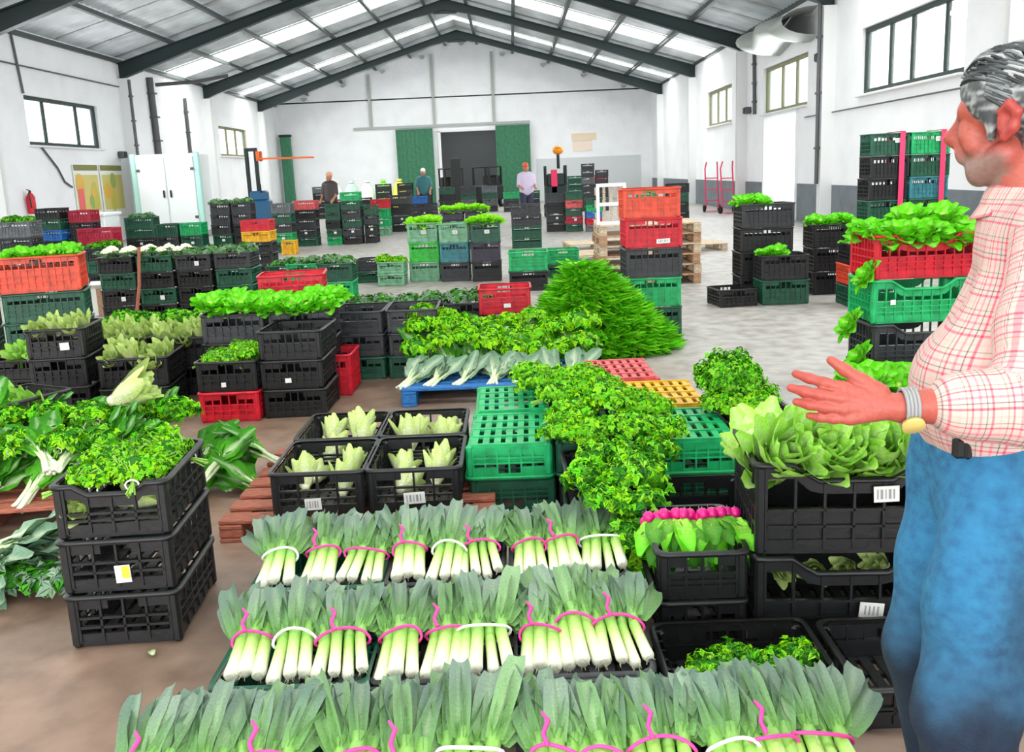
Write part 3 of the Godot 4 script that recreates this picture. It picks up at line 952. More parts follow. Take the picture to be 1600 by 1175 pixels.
func foliage(n: int, r: Vector3, size: float, kinds: Array, sd: int, dome := -0.15) -> MB:
	# many small lobed leaves over an ellipsoid, with sprig stalks inside
	rng.seed = sd
	var m := MB.new()
	var crow := []; var ccol := []
	for i in 7:
		var row := PackedVector3Array(); var cr := []
		for j in 10:
			var a := PI * i / 6.0; var b := TAU * j / 10.0
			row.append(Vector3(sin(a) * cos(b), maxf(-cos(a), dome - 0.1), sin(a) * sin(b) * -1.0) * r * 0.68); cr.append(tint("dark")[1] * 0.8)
		crow.append(row); ccol.append(cr)
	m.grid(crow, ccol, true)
	var ts := kinds.map(func(k): return tint(k))
	for i in n:
		var d := Vector3(rng.randfn(), rng.randfn(), rng.randfn()).normalized()
		if d.y < dome: d.y = -d.y * 0.5
		d = d.normalized()
		var lump := 0.82 + 0.22 * sin(d.x * 7.0 + sd) * cos(d.z * 6.0 + d.y * 5.0)
		var p := d * r * lump * rng.randf_range(0.72, 1.04)
		var t: Array = ts[rng.randi() % ts.size()]
		var col: Color = mix(t[0], t[1], 0.3 + 0.7 * rng.randf()) * rng.randf_range(0.85, 1.18)
		var s := size * rng.randf_range(0.65, 1.3)
		var up := (d + Vector3(rng.randf_range(-0.8, 0.8), rng.randf_range(-0.2, 0.9), rng.randf_range(-0.8, 0.8))).normalized()
		var x := up.cross(Vector3(rng.randfn(), rng.randfn(), rng.randfn())).normalized()
		var y := up.cross(x)
		for lobe in [[0.0, 1.0], [1.1, 0.7], [-1.1, 0.7]]:
			var dd: Vector3 = y * cos(lobe[0]) + x * sin(lobe[0])
			var ss := dd.cross(up)
			var l: float = s * lobe[1]
			var tip := p + dd * l - up * l * 0.3
			var mid := p + dd * l * 0.5 + up * l * 0.08
			m.quad(p, mid + ss * l * 0.32, tip, mid, col)
			m.quad(p, mid, tip, mid - ss * l * 0.32, col)
	return m

func herb_proto(kind: String, vary: int) -> Node3D:
	var key := "herb %s %d" % [kind, vary]
	if cache.has(key): return cache[key]
	var o := Node3D.new()
	var f: MB
	match kind:
		"parsley": f = foliage(420, Vector3(0.12, 0.09, 0.13), 0.022, ["lettuce", "lettuce", "lime"], 11 + vary)
		"mint": f = foliage(170, Vector3(0.13, 0.1, 0.14), 0.042, ["lettuce", "dark", "lime"], 31 + vary)
		"round": f = foliage(2000, Vector3(0.2, 0.17, 0.2), 0.026, ["lettuce", "lettuce", "dark"], 51 + vary)
		"fine": f = foliage(340, Vector3(0.1, 0.07, 0.1), 0.016, ["lettuce", "lime"], 71 + vary)
		"far": f = foliage(130, Vector3(0.14, 0.09, 0.14), 0.045, ["lime", "lettuce"], 91 + vary)
		"fardark": f = foliage(130, Vector3(0.14, 0.09, 0.14), 0.045, ["dark", "lettuce"], 111 + vary)
		"greyleaf": f = foliage(90, Vector3(0.12, 0.08, 0.16), 0.05, ["grey", "grey", "dark"], 131 + vary)
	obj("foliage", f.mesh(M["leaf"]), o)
	rng.seed = hash(key)
	var s := MB.new()
	for i in 9:
		var a := rng.randf() * TAU
		var e := Vector3(cos(a) * 0.07, 0.05, sin(a) * 0.07 - 0.02)
		var g := lin(150, 200, 80)
		s.tube([Vector3(rng.randf_range(-0.015, 0.015), -0.03 + rng.randf_range(-0.01, 0.01), 0.15), Vector3(0, -0.01, 0.07), e], [0.003, 0.0025, 0.002], 5, [g])
	obj("stems", s.mesh(M["stalk"]), o)
	var bnd := MB.new()
	var ring := []
	for i in 13: ring.append(Vector3(cos(TAU * i / 12.0) * 0.02, sin(TAU * i / 12.0) * 0.016 - 0.015, 0.1))
	bnd.tube(ring, [0.003], 5, [Color.WHITE], false)
	obj("band", bnd.mesh(M["band white"]), o)
	cache[key] = o
	return o

func herb(kind: String, vary: int, at: Vector3, turn: float, label: String, group: String, sc := 1.0, tilt := 0.0, cat := "herbs", called := "herb_bunch") -> Node3D:
	var b := Basis(Vector3.UP, turn) * Basis(Vector3.RIGHT, tilt)
	return copy(herb_proto(kind, vary), called, Transform3D(b.scaled(Vector3.ONE * sc), at), label, cat, group)

func chard_proto(vary: int, kind: String) -> Node3D:
	# bundle of long leaves on pale stalks; stalks to +z, leaves to -z
	var key := "chard %d %s" % [vary, kind]
	if cache.has(key): return cache[key]
	rng.seed = hash(key)
	var o := Node3D.new()
	var t := tint(kind)
	for i in 9:
		var a := rng.randf_range(-0.55, 0.55)
		var e := rng.randf_range(-0.05, 0.55)
		var d := Vector3(sin(a), sin(e), -cos(a))
		var m := MB.new()
		var b := Vector3(a * 0.03, rng.randf_range(0.01, 0.05), 0.02)
		leaf(m, aim(d, Vector3.UP + Vector3(a * 0.7, 0, 0), b), rng.randf_range(0.2, 0.28), rng.randf_range(0.045, 0.065), rng.randf_range(-0.9, 0.1), 0.25, 0.3, t[0], t[1], lin(225, 235, 200), 7, 5)
		var lf := obj("leaf", m.mesh(M["leaf"]), o)
		var s := MB.new()
		s.tube([Vector3(a * 0.07, 0.02 + 0.01 * (i % 3), 0.17), b * 0.9 + Vector3(0, 0, 0.04), b + d * 0.06], [0.009, 0.01, 0.006], 6, [lin(238, 240, 222), lin(220, 236, 190)])
		obj("stalk", s.mesh(M["stalk"]), lf)
	cache[key] = o
	return o

func leek_proto(vary: int, band: String) -> Node3D:
	# a bunch of leeks tied with an elastic band: roots to +z, leaves to -z; origin under the root ends
	var key := "leek %d %s" % [vary, band]
	if cache.has(key): return cache[key]
	rng.seed = 700 + vary * 13 + band.length()
	var o := Node3D.new()
	var wht := lin(250, 250, 232); var yel := lin(222, 238, 150); var grn := lin(136, 200, 76); var gry := lin(104, 132, 116)
	var n := 3 + (1 if vary % 3 == 2 else 0)
	for i in n:
		var fx := (i - (n - 1) * 0.5)
		var up := 0.0 if i % 2 == 0 else 0.012
		var r := rng.randf_range(0.017, 0.022) * (1.0 if n == 3 else 0.88)
		var p0 := Vector3(fx * 0.04 + rng.randf_range(-0.006, 0.006), 0.022 + up, rng.randf_range(-0.015, 0.01))
		var p1 := Vector3(fx * 0.033, 0.032 + up, -0.165)
		var p2 := Vector3(fx * 0.037, 0.042 + up, -0.235)
		var s := MB.new()
		s.tube([p0, p0.lerp(p1, 0.08), p0.lerp(p1, 0.35), p0.lerp(p1, 0.75), p1, p2], [r * 0.75, r * 1.08, r, r * 0.97, r * 0.98, r * 1.1], 12, [wht, wht, mix(wht, yel, 0.45), mix(yel, grn, 0.45), mix(yel, grn, 0.85), mix(grn, gry, 0.3)])
		for k in 7:
			var a := rng.randf() * TAU
			var q := p0 + Vector3(cos(a), sin(a), 0) * r * 0.5
			s.tube([q, q + Vector3(cos(a) * 0.006, sin(a) * 0.006, rng.randf_range(0.008, 0.018))], [0.0012, 0.0006], 3, [lin(225, 215, 185)])
		var st := obj("leek", s.mesh(M["stalk"]), o)
		var nl := 5
		for k in nl:
			var side := (k - (nl - 1) * 0.5) / ((nl - 1) * 0.5)
			var a := side * 0.4 + fx * 0.13 + rng.randf_range(-0.08, 0.08)
			var e := 0.3 - absf(side) * 0.2 + rng.randf_range(-0.06, 0.08)
			var d := Vector3(sin(a), sin(e), -cos(a))
			var lm := MB.new()
			var g := mix(mix(gry, lin(140, 162, 144), rng.randf()), lin(132, 186, 84), 0.4 if rng.randf() < 0.22 else 0.0) * rng.randf_range(0.85, 1.12)
			leaf(lm, aim(d, Vector3.UP + Vector3(side * 0.9, 0, 0.3), p2 + Vector3(side * r * 0.7, 0.004 - absf(side) * 0.008, 0.035)), rng.randf_range(0.19, 0.26), rng.randf_range(0.022, 0.031), rng.randf_range(-0.5, -0.1), 0.85 - rng.randf() * 0.7, 0.1, mix(grn, gry, 0.35), g, mix(g, lin(190, 215, 160), 0.5), 8, 5, 0.85)
			obj("leaf", lm.mesh(M["leek"]), st)
	var bm := MB.new()
	var ring := []
	var hw := 0.034 * (n - 1) * 0.5 + 0.026
	for i in 25:
		var a := TAU * i / 24.0
		ring.append(Vector3(cos(a) * hw, 0.038 + sin(a) * (0.034 if sin(a) > 0 else 0.026), -0.17 + 0.01 * sin(a * 2.0 + vary)))
	bm.tube(ring, [0.0045], 6, [Color.WHITE], false)
	if vary % 2 == 0:
		bm.tube([Vector3(-0.02, 0.072, -0.17), Vector3(-0.03, 0.088, -0.19), Vector3(-0.02, 0.1, -0.22), Vector3(-0.035, 0.108, -0.24)], [0.006, 0.005, 0.006, 0.003], 6, [Color.WHITE])
	var bo := obj("band", bm.mesh(M["band " + band]), o)
	bo.set_meta("label", band + " elastic band")
	cache[key] = o
	return o

func cauliflower_proto() -> Node3D:
	if cache.has("cauli"): return cache["cauli"]
	rng.seed = 91
	var o := Node3D.new()
	var m := MB.new()
	for i in 16:
		var a := i * 2.4; var e := acos(1.0 - i / 16.0)
		var p := Vector3(cos(a) * sin(e), cos(e), sin(a) * sin(e)) * 0.055 + Vector3(0, 0.02, 0)
		m.tube([p + Vector3(0, -0.024, 0), p + Vector3(0, -0.014, 0), p, p + Vector3(0, 0.014, 0), p + Vector3(0, 0.024, 0)], [0.006, 0.024, 0.029, 0.024, 0.006], 8, [lin(244, 236, 208)])
	obj("curd", m.mesh(M["stalk"]), o)
	var f := MB.new()
	var t := tint("grey")
	for i in 8:
		var a := TAU * i / 8.0
		leaf(f, aim(Vector3(cos(a), 0.9, sin(a)), -Vector3(cos(a), 0, sin(a)), Vector3(cos(a), -0.4, sin(a)) * 0.05), 0.15, 0.05, -0.6, 0.4, 0.15, t[0], t[1], t[2], 6, 5)
	obj("leaves", f.mesh(M["leaf"]), o)
	cache["cauli"] = o
	return o

func radish_proto(vary: int) -> Node3D:
	var key := "radish %d" % vary
	if cache.has(key): return cache[key]
	rng.seed = hash(key)
	var o := Node3D.new()
	for i in 6:
		var p := Vector3((i % 3 - 1) * 0.034 + rng.randf_range(-0.005, 0.005), 0.02 + (i / 3) * 0.028, rng.randf_range(-0.012, 0.012))
		var m := MB.new()
		var rows := []; var rad := []; var cl := []
		for k in 9:
			var a := PI * k / 8.0
			rows.append(p + Vector3(0, 0, -cos(a) * 0.021)); rad.append(0.019 * sin(a) + 0.0005)
			cl.append(mix(lin(235, 225, 230), lin(222, 20, 130), clampf(k / 2.5, 0.0, 1.0)))
		rows.push_front(p + Vector3(0.004, 0.002, -0.05)); rad.push_front(0.0005); cl.push_front(lin(240, 220, 230))
		m.tube(rows, rad, 12, cl)
		obj("radish", m.mesh(M["stalk"]), o)
	var f := MB.new()
	for i in 16:
		var a := rng.randf_range(-0.6, 0.6)
		var d := Vector3(sin(a), rng.randf_range(-0.25, 0.35), cos(a))
		var t := tint(["lettuce", "dark", "dark"][i % 3])
		leaf(f, aim(d, Vector3.UP, Vector3(a * 0.05, 0.035, 0.02)), rng.randf_range(0.14, 0.2), rng.randf_range(0.018, 0.03), rng.randf_range(-1.6, -0.5), 0.2, 0.3, t[0], t[1], t[2], 7, 4)
	obj("tops", f.mesh(M["leaf"]), o)
	cache[key] = o
	return o

# ---------------------------------------------------------------- the produce, front to back
func build_leeks() -> void:
	var rows := [
		["front", -1.70, [-0.735, -0.275, 0.155, 0.53], [0.41, 0.38, 0.38, 0.32]],
		["middle", -2.31, [-0.645, -0.24, 0.14], [0.42, 0.37, 0.37]],
		["back", -2.93, [-0.70, -0.275, 0.135], [0.42, 0.39, 0.38]]]
	var words := ["first", "second", "third", "fourth", "fifth", "sixth", "seventh", "eighth", "ninth", "tenth", "eleventh", "twelfth"]
	var k := 0
	for r in rows:
		var b := 0
		for i in r[2].size():
			var col: String = "dark green" if i == 0 else ("black" if i % 2 else "charcoal")
			crate(col, r[3][i], 0.58, 0.2, Vector3(r[2][i], 0.0, r[1] - 0.29), 0.0, "%s plastic crate of leeks in the %s row, %s from the open brown floor" % [col, r[0], words[i]], {"near": true})
			for j in 3:
				rng.seed = 900 + k * 7
				var band := "white" if k % 4 == 1 else "pink"
				var x: float = r[2][i] + (j - 1) * (r[3][i] - 0.02) / 3.0
				var lean: float = (-0.1 if r[0] == "middle" and i == 0 else 0.0)  + (r[2][i] - 0.0) * 0.06
				var turn: float = rng.randf_range(-0.09, 0.09) + lean
				var bb := Basis(Vector3.UP, -turn) * Basis(Vector3.RIGHT, 0.07 + rng.randf_range(-0.03, 0.04)) * Basis(Vector3.BACK, rng.randf_range(-0.12, 0.12))
				var p := leek_proto(k % 6, band)
				rng.seed = 950 + k * 7
				copy(p, "leek_bunch", Transform3D(bb.scaled(Vector3(1.0, 1.0, rng.randf_range(0.95, 1.06))), Vector3(x, 0.172 + rng.randf_range(0.0, 0.012), r[1] - 0.03 + rng.randf_range(-0.025, 0.015))), "leek bunch with a %s band, %s from the open brown floor in the %s row" % [band, words[b], r[0]], "leeks", "tied leek bunches in the front crates")
				b += 1
				k += 1

func build_front() -> void:
	# three black crates beside the leeks
	var t := stack("the three-crate stack beside the leeks", -1.35, -2.96, 0.06, 0.37, 0.5, 0.19, ["black", "black", "black"], {"near": true, "style": "open", "dip": 0.03, "sticker": [0.02, 0.07, 0.05, 0.06, 1.0], "sticker_on": 1})
	for i in 6: herb("fine", i % 3, t + Vector3((i % 2 - 0.5) * 0.15, -0.035 + 0.02 * (i % 3), (i / 2 - 1) * 0.14), i * 1.3, "bunch of bright green herbs in the top crate beside the leeks", "herbs in the crate beside the leeks", 1.05)
	for i in 3: copy(lettuce_proto("pale", i, true), "lettuce_head", Transform3D((Basis(Vector3.UP, i * 2.0) * Basis(Vector3.RIGHT, 1.4)).scaled(Vector3.ONE * 0.5), t + Vector3(-0.1 + 0.1 * i, -0.11, 0.13)), "pale root end showing through the top crate beside the leeks", "lettuce", "pale ends in the top crate beside the leeks")
	# four crates of pale hearts on a pallet
	pallet("low reddish wooden pallet under the four crates of pale hearts", Vector3(-0.72, 0, -4.42), 0.0, 1.18, 1.1, "wood red", 0.1)
	var q := 0
	for a in [[-0.875, -3.87, "front crate of pale hearts, nearer the wooden plank"], [-0.465, -3.87, "front crate of pale hearts, touching the green stack"], [-0.885, -4.40, "rear crate of pale hearts, nearer the wooden plank"], [-0.475, -4.40, "rear crate of pale hearts, touching the green stack"]]:
		var c := stack(a[2], a[0], a[1], 0.0, 0.4, 0.5, 0.2, ["black"], {"near": true, "style": "open", "base": 0.101, "sticker": [[-0.02, 0.06, 0.07, 0.05], [0.0, 0.07, 0.09, 0.05], [0.05, 0.07, 0.03, 0.03], [0.05, 0.07, 0.03, 0.03]][q]})
		lettuces("pale", true, Vector2i(2, 2), c + Vector3(0, -0.15, 0.03), 0.32, 0.34, 0.0, "pale yellow green heart in the " + a[2].replace("front crate of pale hearts", "front crate").replace("rear crate of pale hearts", "rear crate"), "pale hearts in black crates", -1.15, 0.72)
		q += 1
	# upturned crates with herbs spread over them
	for a in [[-0.05, -4.1, "green", "upturned green stack beside the pale hearts"], [-0.05, -4.72, "green", "upturned green stack behind the first, by the blue pallet"], [0.35, -4.1, "dark green", "upturned stack under the spread herbs"], [0.35, -4.72, "dark green", "rear upturned stack under the spread herbs"], [0.765, -4.06, "green", "upturned green stack behind the radishes"], [0.765, -4.70, "yellow", "upturned stack beside the round parsley bunch"], [0.61, -5.36, "salmon", "upturned stack at the edge of the bare floor"]]:
		stack("the " + a[3], a[0], a[1], 0.0, 0.39, 0.6, 0.16, ["dark green", a[2]] if a[2] != "dark green" else ["black", "dark green"], {"near": true, "flip": true, "style": "ribbed"})
	var hp := [[0.06, -5.25, 0.38], [0.2, -5.1, 0.38], [0.38, -5.2, 0.37], [0.1, -4.95, 0.4], [0.28, -4.85, 0.42], [0.42, -4.9, 0.38], [0.2, -4.6, 0.42], [0.38, -4.55, 0.44], [0.55, -4.6, 0.36], [0.25, -4.3, 0.4], [0.42, -4.28, 0.46], [0.58, -4.3, 0.4], [0.3, -4.05, 0.36], [0.47, -4.0, 0.4], [0.6, -4.05, 0.36], [0.2, -4.1, 0.36]]
	for i in hp.size():
		var p = hp[i]
		herb("parsley", i % 4, Vector3(p[0], p[2], p[1]), sin(i * 2.3) * 1.2 + PI, "bunch of bright green leafy herbs spread over the upturned green crates", "herbs spread over the upturned crates", 1.12, 0.15)
	stack("the stack under the hanging herbs behind the leeks", 0.34, -3.54, 0.0, 0.34, 0.5, 0.15, ["black", "black"], {"near": true})
	stack("on the floor behind the radish crates", 0.72, -3.42, 0.0, 0.38, 0.5, 0.2, ["black"], {"near": true})
	var mp := [[0.3, -3.75, 0.34], [0.42, -3.7, 0.36], [0.24, -3.5, 0.34], [0.38, -3.45, 0.36], [0.46, -3.55, 0.34], [0.3, -3.3, 0.32], [0.42, -3.28, 0.3], [0.36, -3.2, 0.22], [0.42, -3.17, 0.12], [0.53, -3.75, 0.36]]
	for i in mp.size():
		var p = mp[i]
		herb("mint", i % 3, Vector3(p[0], p[2], p[1]), i * 1.7, "bunch of broad-leaved herbs hanging down behind the leek crates", "broad-leaved herbs behind the leeks", 0.85, 0.3)
	# round bunch
	stack("the stack under the round parsley bunch", 1.15, -4.36, 0.0, 0.36, 0.5, 0.155, ["black", "black"], {"near": true})
	herb("round", 0, Vector3(1.03, 0.45, -4.62), 0.4, "big round bunch of parsley beside the yellow crate", "", 1.0)
	for i in 4: herb("parsley", i, Vector3([1.1, 0.98, 1.16, 1.03][i], [0.36, 0.36, 0.37, 0.35][i], [-4.4, -4.5, -4.6, -4.7][i]), i * 2.0, "small parsley bunch %s the round one" % ["leaning in front of", "under the yellow side of", "under the open floor side of", "squeezed under"][i], "", 1.0)
	# radishes
	stack("the two-crate stack under the radishes", 0.545, -2.79, 0.0, 0.28, 0.42, 0.165, ["black", "black"], {"near": true})
	for i in 5:
		rng.seed = 40 + i
		copy(radish_proto(i % 3), "radish_bunch", Transform3D(Basis(Vector3.UP, rng.randf_range(-0.2, 0.2)) * Basis(Vector3.RIGHT, 0.12), Vector3(0.435 + i * 0.058, 0.318 + 0.012 * (i % 2), -3.03 + 0.02 * (i % 2))), "bunch of pink radishes with green tops, %s in the row from the hanging herbs" % ["first", "second", "third", "fourth", "fifth"][i], "radishes", "radish bunches on the black crates")
	stack("shallow, on the floor between the leeks and the large lettuce crates", 0.6, -2.32, 0.0, 0.46, 0.4, 0.13, ["black"], {"near": true})
	for i in 4: herb("mint", i % 3, Vector3(0.5 + 0.09 * i, 0.09, -2.5 - 0.05 * (i % 2)), i * 1.4, "small leafy bunch in the shallow black crate by the leeks", "leafy bunches in the shallow crate", 0.6)
	stack("shallow, on the floor below the large lettuce crates", 1.12, -2.3, 0.0, 0.5, 0.4, 0.13, ["black"], {"near": true})
	# the crates of lettuce beside the man
	var g := stack("the two large crates beside the man", 1.005, -2.78, -0.05, 0.6, 0.44, 0.3, ["black", "black"], {"near": true, "dip": 0.05, "dip_all": true, "sticker": [0.09, 0.2, 0.075, 0.05], "sticker_on": 1})
	var b2 := MB.new()
	b2.cbox(Vector3.ZERO, Vector3(0.075, 0.05, 0.003), 0.001, lin(215, 215, 212))
	for i in 4: b2.box(Vector3(-0.02 + i * 0.013, 0, 0.002), Vector3(0.005, 0.03, 0.002), lin(150, 150, 150))
	var lo: Node = get_node("plastic_crate_%03d" % (names[[self, "plastic_crate"]] - 2))
	var s2 := obj("paper_label", b2.mesh(M["paint"]), lo)
	s2.position = Vector3(0.06, 0.12, 0.226)
	s2.rotation.z = -0.1
	for i in 20:
		rng.seed = 640 + i
		var row := i % 5
		var spot := g + Basis(Vector3.UP, -0.05) * Vector3((row - 2.0) * 0.112, -0.11 + 0.05 * (i / 10), 0.02 - 0.14 * ((i / 5) % 2) + 0.05 * (i / 10))
		var bb := Basis(Vector3.UP, rng.randf_range(-0.45, 0.45) + (PI if (i / 5) % 2 else 0.0)) * Basis(Vector3.RIGHT, (1.25 if (i / 5) % 2 else 0.7) + rng.randf_range(-0.15, 0.2)) * Basis(Vector3.UP, rng.randf() * TAU)
		copy(lettuce_proto("romaine", i % 3, true), "lettuce_head", Transform3D(bb.scaled(Vector3.ONE * rng.randf_range(0.8, 0.95)), spot), "pale green lettuce lying %s in the large black crate beside the man" % ("on top" if i >= 10 else "in the lower layer"), "lettuce", "top lettuces beside the man" if i >= 10 else "lower lettuces beside the man")
	for i in 4: copy(lettuce_proto("pale", i % 3, true), "lettuce_head", Transform3D((Basis(Vector3.UP, -0.3 * i) * Basis(Vector3.RIGHT, 1.3)).scaled(Vector3.ONE * 0.45), Vector3(0.82 + i * 0.12, 0.19, -2.95)), "lettuce stem showing through the lower large crate beside the man", "lettuce", "lettuces in the lower large crate")
	# the red crate of lettuce behind the man
	var ii := stack("the stack with the red lettuce crate behind the man", 2.4, -5.62, 0.0, 0.61, 0.42, 0.262, ["black", "charcoal", "green", "red"], {"near": true, "dip": 0.05, "dip_all": true, "sticker": [-0.18, 0.13, 0.03, 0.03], "sticker_on": 2})
	lettuces("lettuce", true, Vector2i(5, 3), ii + Vector3(0.0, -0.07, 0), 0.58, 0.38, 0.0, "bright green lettuce in the red crate behind the man", "lettuces in the red crate", 0.3, 0.95)
	lettuces("lettuce", true, Vector2i(2, 1), ii + Vector3(0.1, 0.02, -0.05), 0.4, 0.2, 0.0, "bright green lettuce heaped on top of the red crate", "lettuces in the red crate", 0.3, 0.95)
	var ij := stack("in front of the red lettuce stack, above the man's hand", 2.18, -5.08, 0.0, 0.6, 0.42, 0.24, ["black"], {"near": true})
	lettuces("lettuce", true, Vector2i(4, 2), ij + Vector3(0, -0.03, 0), 0.6, 0.34, 0.0, "bright green lettuce in the low crate above the man's hand", "lettuces above the hand", 0.3, 0.95)
	for a in [[2.02, 0.5, -5.7], [2.04, 0.32, -5.58], [2.1, 0.8, -5.66]]:
		copy(lettuce_proto("lettuce", 1, true), "lettuce_head", Transform3D(Basis(Vector3.BACK, 1.0).scaled(Vector3.ONE * 0.7), Vector3(a[0], a[1], a[2])), "lettuce leaves poking from the side of the red lettuce stack", "lettuce", "lettuces at the stack's side")

	# the heap of long greens and the bundles on the blue pallet
	build_heap()
	pallet("bright blue wooden pallet under the leafy bundles", Vector3(-0.18, 0, -6.78), 0.0, 1.22, 1.15, "wood blue", 0.125)
	for i in 26:
		var r := i / 7
		rng.seed = 300 + i
		var p := Vector3(-0.72 + (i % 7) * 0.185 + 0.05 * (r % 2), 0.13 + 0.05 * r, -6.42 - 0.3 * r)
		copy(chard_proto(i % 3, "grey" if r == 0 else "dark"), "leafy_bundle", Transform3D(Basis(Vector3.UP, rng.randf_range(-0.5, 0.5)) * Basis(Vector3.RIGHT, 0.25), p), "grey green leafy bundle with pale stalks on the blue pallet" if r == 0 else "dark leafy bundle in the pile behind the front bundles on the blue pallet", "greens", "front bundles on the blue pallet" if r == 0 else "dark bundles on the blue pallet")
	for i in 22:
		rng.seed = 340 + i
		herb("far", i % 3, Vector3(-0.72 + (i % 8) * 0.17, 0.3 + 0.05 * (i / 8) + 0.06 * sin(i * 0.9), -6.75 - 0.33 * (i / 8)), rng.randf() * TAU, "bright green leafy bunch on top of the blue pallet pile", "green bunches on the blue pallet pile", rng.randf_range(0.85, 1.15))

	# left of the leeks: leafy bundles on a pallet and on the floor
	pallet("reddish wooden pallet under the dark leafy pile beside the black stack", Vector3(-2.5, 0, -4.5), 0.1, 1.1, 1.0, "wood red", 0.14)
	for i in 26:
		rng.seed = 400 + i
		var p := Vector3(-2.85 + (i % 6) * 0.2 + rng.randf_range(-0.05, 0.05), 0.15 + 0.13 * (i / 12) + rng.randf_range(0, 0.04), -4.2 - 0.24 * ((i / 6) % 3) - 0.05 * (i / 12))
		copy(chard_proto(i % 3, "dark"), "leafy_bundle", Transform3D(Basis(Vector3.UP, rng.randf_range(-1.2, 1.2)) * Basis(Vector3.RIGHT, rng.randf_range(0.1, 0.7)), p), "dark green leafy bundle in the pile behind the three-crate stack", "greens", "dark leafy pile behind the three-crate stack")
	for i in 12:
		rng.seed = 430 + i
		herb("mint", i % 3, Vector3(-2.75 + (i % 6) * 0.21, 0.36 + 0.05 * (i / 6), -4.3 - 0.3 * (i / 6)), rng.randf() * TAU, "broad-leaved bunch topping the dark leafy pile", "bunches topping the dark leafy pile", 0.9)
	copy(lettuce_proto("pale", 0, true), "cabbage", Transform3D(Basis(Vector3.BACK, -1.2), Vector3(-1.98, 0.5, -4.5)), "single pale green heart lying on the dark leafy pile", "cabbage")
	for i in 3:
		copy(chard_proto(i, "grey"), "leafy_bundle", Transform3D(Basis(Vector3.UP, -PI * 0.5 + 0.2 * (i - 1)).scaled(Vector3.ONE * 1.15), Vector3(-2.12 + 0.04 * i, 0.01 + 0.05 * i, -3.42 - 0.08 * i)), "grey green bundle lying on the brown floor by the three-crate stack", "greens", "bundles on the floor by the three-crate stack")
		herb("greyleaf", i, Vector3(-2.1 + 0.15 * i, 0.07, -3.45 + 0.04 * i), i * 2.0, "curly grey green bunch on the brown floor by the three-crate stack", "curly bunches on the brown floor")
	for i in 6:
		rng.seed = 460 + i
		copy(chard_proto(i % 3, "dark"), "leafy_bundle", Transform3D(Basis(Vector3.UP, rng.randf_range(0, TAU)) * Basis(Vector3.RIGHT, 0.5), Vector3(-1.62 + 0.13 * (i % 3), 0.02 + 0.12 * (i / 3), -4.55 - 0.15 * (i % 2))), "dark leafy bundle on the floor between the wooden plank and the black stack", "greens", "bundles by the wooden plank")
	var fl := MB.new()
	leaf(fl, Transform3D(Basis(Vector3.RIGHT, -PI * 0.45) * Basis(Vector3.BACK, 0.5), Vector3.ZERO), 0.06, 0.012, -0.5, 0.3, 0.1, lin(230, 240, 200), lin(170, 205, 130), lin(240, 245, 220))
	var fo := obj("fallen_leaf", fl.mesh(M["leaf"]))
	fo.position = Vector3(-1.23, 0.012, -2.87)
	tag(fo, "single pale leaf dropped on the floor in front of the black stack", "leaf")

	# a crate of lettuce turned askew at the frame's edge
	var wc := Vector3(-3.02, 0, -5.6)
	crate("charcoal", 0.42, 0.46, 0.33, wc, -0.5, "grey lattice crate of long lettuces standing askew near the dark leafy pile", {"near": true, "style": "open"})
	lettuces("romaine", true, Vector2i(3, 2), wc + Vector3(0, 0.2, 0), 0.38, 0.4, -0.5, "long green lettuce in the askew grey crate", "lettuces in the askew crate", 1.0, 0.8)

